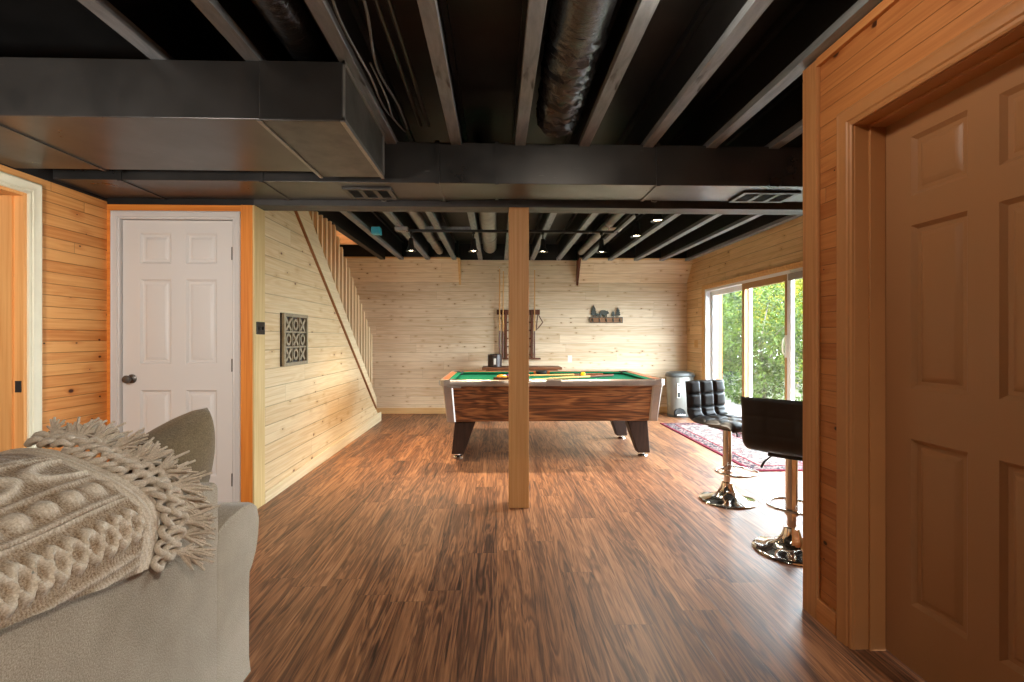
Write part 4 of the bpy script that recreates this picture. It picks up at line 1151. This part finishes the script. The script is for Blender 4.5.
for k in range(nT):
    s = .012+k*(.46/(nT-1)); x, z = pp(s); nx, nz = pn(s); y0 = tend(s)
    a_ = pp(s-.006); b_ = pp(s+.006); tx, tz = b_[0]-a_[0], b_[1]-a_[1]; l = math.hypot(tx,tz); tx/=l; tz/=l
    for rw in range(2):
        c = Vector((x+tx*.013*rw, y0+.014+.030*rw, z+tz*.013*rw))+Vector((nx,0,nz))*(.016+.007*rw)
        A = Vector((tx,0,tz)); B = (Vector((0,1,0))+Vector((nx,0,nz))*rnd.uniform(-.5,.5)).normalized()
        ring.loop([c+A*.015*math.cos(t)+B*.021*math.sin(t)+Vector((nx,0,nz))*.006*math.sin(2*t) for t in [2*PI*i/14 for i in range(14)]], .0078, 7)
    base = Vector((x+tx*.006, y0+.062, z+tz*.006))+Vector((nx,0,nz))*.018
    ts = MB()
    dirn = (Vector((0,1,0))*.85+Vector((nx,0,nz))*rnd.uniform(.15,.75)+Vector((tx,0,tz))*rnd.uniform(-.5,.3)+Vector((0,0,-.30 if s < .16 else .12))).normalized()
    for q in range(30):
        dd = (dirn+Vector((rnd.uniform(-1,1),rnd.uniform(-1,1),rnd.uniform(-1,1)))*.36).normalized()
        L = rnd.uniform(.05,.078); cv = Vector((rnd.uniform(-1,1),rnd.uniform(-1,1),rnd.uniform(-1.6,.3)))*.016
        st0 = base+Vector((rnd.uniform(-1,1),rnd.uniform(-1,1),rnd.uniform(-1,1)))*.005
        ts.tube([st0, st0+dirn*L*.3+(dd-dirn)*L*.08+cv*.15, st0+dd*L*.62+cv*.55, st0+dd*L+cv*1.4], [.0038,.0042,.0040,.0030], 5)
    ts.tube([base-dirn*.02, base-dirn*.006, base+dirn*.010], [.007,.010,.008], 8)
    ts.build('tassel', M['yarn'], th, smooth=60)
ring.build('looped_border', M['yarn'], th, smooth=60)

# ================================================================== OUTSIDE
tag(MB().box(XR+.14, 24, -6, 30, -.35, -.12).build('ground', M['grass']), 'grassy ground outside the patio door', 'ground', kind='structure')
tag(MB().box(XR+.131, 5.2, 3, 9.5, -.118, -.03).build('trim_11', plain('patio_concrete', lin(112,108,102), .8, var=.1)), 'concrete patio outside the sliding door', 'patio', kind='structure')
dp = root('porch_post', (3.72, 8.06, -.03), 'reddish brown porch post outside at the left of the patio door', 'post')
MB().box(3.66, 3.78, 8.0, 8.12, -.03, 2.8).build('column', M['deck_post'], dp, bevel=.004)
MB().box(3.62, 3.82, 7.96, 8.16, -.03, .12).build('plinth', M['deck_post'], dp, bevel=.004)
def leaf_mesh(seed, n, rx, rz, zc, size, flat=.0):
    r = random.Random(seed); mb = MB()
    clumps = []
    for _ in range(70):
        while True:
            p = Vector((r.uniform(-1,1), r.uniform(-1,1), r.uniform(-1,1)))
            if .2 < p.length < 1: break
        clumps.append(Vector((p.x*rx, p.y*rx, p.z*rz+zc)))
    for _ in range(n):
        c = r.choice(clumps); p = c+Vector((r.gauss(0,1)*rx*.17, r.gauss(0,1)*rx*.17, r.gauss(0,1)*rz*.13))
        q = Vector((p.x/rx, p.y/rx, (p.z-zc)/rz)).length
        if q > 1: p = Vector((p.x/q, p.y/q, zc+(p.z-zc)/q))
        s = size*r.uniform(.6,1.3)
        n_ = Vector((r.gauss(0,1), r.gauss(0,1), r.gauss(0,1)+.6)).normalized(); a = n_.orthogonal().normalized(); b = n_.cross(a)
        w = r.uniform(0,6.28); d = a*math.cos(w)+b*math.sin(w); e = n_.cross(d)
        mb.add([p, p+d*s*.5+e*s*.3+n_*s*.06, p+d*s, p+d*s*.5-e*s*.3+n_*s*.06], [(0,1,2,3)])
    return mb
def tree_thing(name, seed, rx, rz, zc, n, size, leafmat, label, cat, loc, trunk_r=.09):
    o = root(name, (0,0,0), label, cat, 'trees and shrubs outside the patio door')
    leaf_mesh(seed, n, rx, rz, zc, size).build('foliage', leafmat, o, local=True)
    r = random.Random(seed+1); t = MB()
    t.tube([(0,0,0),(r.uniform(-.1,.1),r.uniform(-.1,.1),zc*.5),(r.uniform(-.2,.2),r.uniform(-.2,.2),zc),(r.uniform(-.2,.2),r.uniform(-.2,.2),zc+rz*.6)], [trunk_r,trunk_r*.8,trunk_r*.55,trunk_r*.2], 8)
    for k in range(6):
        a = 2*PI*k/6+r.random(); z0 = zc*r.uniform(.45,.95)
        t.tube([(0,0,z0),(rx*.4*math.cos(a),rx*.4*math.sin(a),z0+rz*.25),(rx*.75*math.cos(a),rx*.75*math.sin(a),z0+rz*.4)], [trunk_r*.4,trunk_r*.28,trunk_r*.1], 6)
    t.build('trunk', M['bark'], o, smooth=50, local=True)
    o.location = loc; return o
tree_thing('leafy_shrub', 1, .95, 1.3, 1.2, 9900, .072, M['leaf_green'], 'green shrub outside straight behind the near glass panel', 'shrub', (5.05,9.0,-.12), .04)
tree_thing('leafy_tree', 2, 1.5, 2.2, 2.4, 17500, .094, M['leaf_yellow'], 'yellow green tree top outside the near glass panel', 'tree', (7.75,12.3,-.12))
tree_thing('leafy_shrub', 3, .95, 1.3, 1.2, 9400, .066, M['leaf_dark'], 'dull green shrub outside the far glass panel', 'shrub', (5.2,11.5,-.12), .04)
tree_thing('leafy_tree', 4, 1.75, 2.0, 2.9, 13500, .10, M['leaf_green'], 'green tree farther out behind the far glass panel', 'tree', (6.95,15.9,-.12))
tree_thing('leafy_tree', 7, 1.75, 2.2, 2.3, 15600, .11, M['leaf_green'], 'green tree outside the window beside the right corner board', 'tree', (10.7,16.0,-.12))
tree_thing('leafy_tree', 6, 2.1, 2.5, 2.3, 19000, .15, M['leaf_yellow'], 'sunlit yellowish tree deep in the yard', 'tree', (9.3,20.0,-.12))
tree_thing('leafy_tree', 8, 2.2, 2.6, 2.4, 15600, .13, M['leaf_dark'], 'dark green tree farthest away at the right of the yard', 'tree', (13.9,20.8,-.12))

# ================================================================== LIGHTS
def point(name, loc, watts, colr, r=.05):
    l = bpy.data.lights.new(name, 'POINT'); l.energy = watts; l.color = colr; l.shadow_soft_size = r
    o = bpy.data.objects.new(name, l); o.location = loc; col.objects.link(o); return o
def spot(name, loc, tgt, watts, colr, ang=110, blend=.9, r=.03):
    l = bpy.data.lights.new(name, 'SPOT'); l.energy = watts; l.color = colr; l.shadow_soft_size = r; l.spot_size = R(ang); l.spot_blend = blend
    o = bpy.data.objects.new(name, l); o.location = loc
    o.rotation_euler = (Vector(tgt)-Vector(loc)).to_track_quat('-Z','Y').to_euler(); col.objects.link(o); return o
WARM = (1,.74,.46); SOFT = (1,.86,.68)
HEAD_W = [260, 60, 70, 85, 100, 60]
HEAD_A = [96, 120, 130, 150, 150, 140]
for i, (x, y) in enumerate(heads):
    tx = (.30, -.05, 0, .15, .2, .1)[i]; ty = (-.25, .25, .25, .3, .1, 0)[i]
    spot('track_spot', (x,y,2.14), (x+tx,y+ty,0), HEAD_W[i], WARM if i < 3 else SOFT, HEAD_A[i], 1.0, .04)
point('ceiling_bulb', (.56, 1.45, 2.36), 14, (1,.86,.70), .06)
spot('unseen_left_spot', (-1.75, .95, 1.62), (-2.55, 3.3, 1.05), 120, (1,.92,.83), 150, 1.0, .10)  # unseen low lamp, added to light left wall, closet door and duct underside
spot('rear_fill_spot', (.95, -1.0, 2.38), (-.45, .8, .45), 150, (1,.92,.82), 115, .9, .08)  # added unseen fill from behind the camera, aimed at the sofa back
point('stairwell_bulb', (-2.2, 5.6, 3.4), 22, (1,.90,.74), .06)
point('side_room_fill', (-3.7, 1.5, 2.2), 5, (.8,.9,1), .06)  # dim light added to the side room, no fixture known

w = bpy.data.worlds.new('World'); sc.world = w; w.use_nodes = True
nt = w.node_tree; bg = nt.nodes['Background']; bg.inputs[0].default_value = (.80,.90,1.0,1); bg.inputs[1].default_value = 24.0
s_ = bpy.data.lights.new('sun', 'SUN'); s_.energy = 9.0; s_.color = (1,.93,.80); s_.angle = R(1)
so = bpy.data.objects.new('sun', s_); so.rotation_euler = Vector((.45,.55,-.75)).to_track_quat('-Z','Y').to_euler(); col.objects.link(so)
for (y0,y1) in ((SY0+.03,SY1-.03),(WY0+.05,WY1-.05)):
    l = bpy.data.lights.new('sky_portal', 'AREA'); l.shape = 'RECTANGLE'; l.size = y1-y0; l.size_y = SZ-.1; l.cycles.is_portal = True
    o = bpy.data.objects.new('sky_portal', l); o.location = (XR+.16,(y0+y1)/2,SZ/2); o.rotation_euler = Vector((-1,0,0)).to_track_quat('-Z','Z').to_euler(); col.objects.link(o)

# ================================================================== CAMERA
cam = bpy.data.cameras.new('camera'); co = bpy.data.objects.new('camera', cam); col.objects.link(co)
cam.sensor_width = 36; cam.lens = 484*36/1024; cam.shift_y = -3/1024; cam.clip_start = .02
co.location = (0,0,1.21); co.rotation_euler = (R(90), 0, -R(1.8))
sc.camera = co
sc.view_settings.view_transform = 'Standard'; sc.view_settings.look = 'None'
sc.view_settings.exposure = 0.25; sc.view_settings.gamma = 1; sc.view_settings.use_curve_mapping = False
sc.cycles.max_bounces = 8; sc.cycles.diffuse_bounces = 5; sc.cycles.transparent_max_bounces = 12
sc.cycles.sample_clamp_indirect = 8; sc.cycles.use_denoising = True
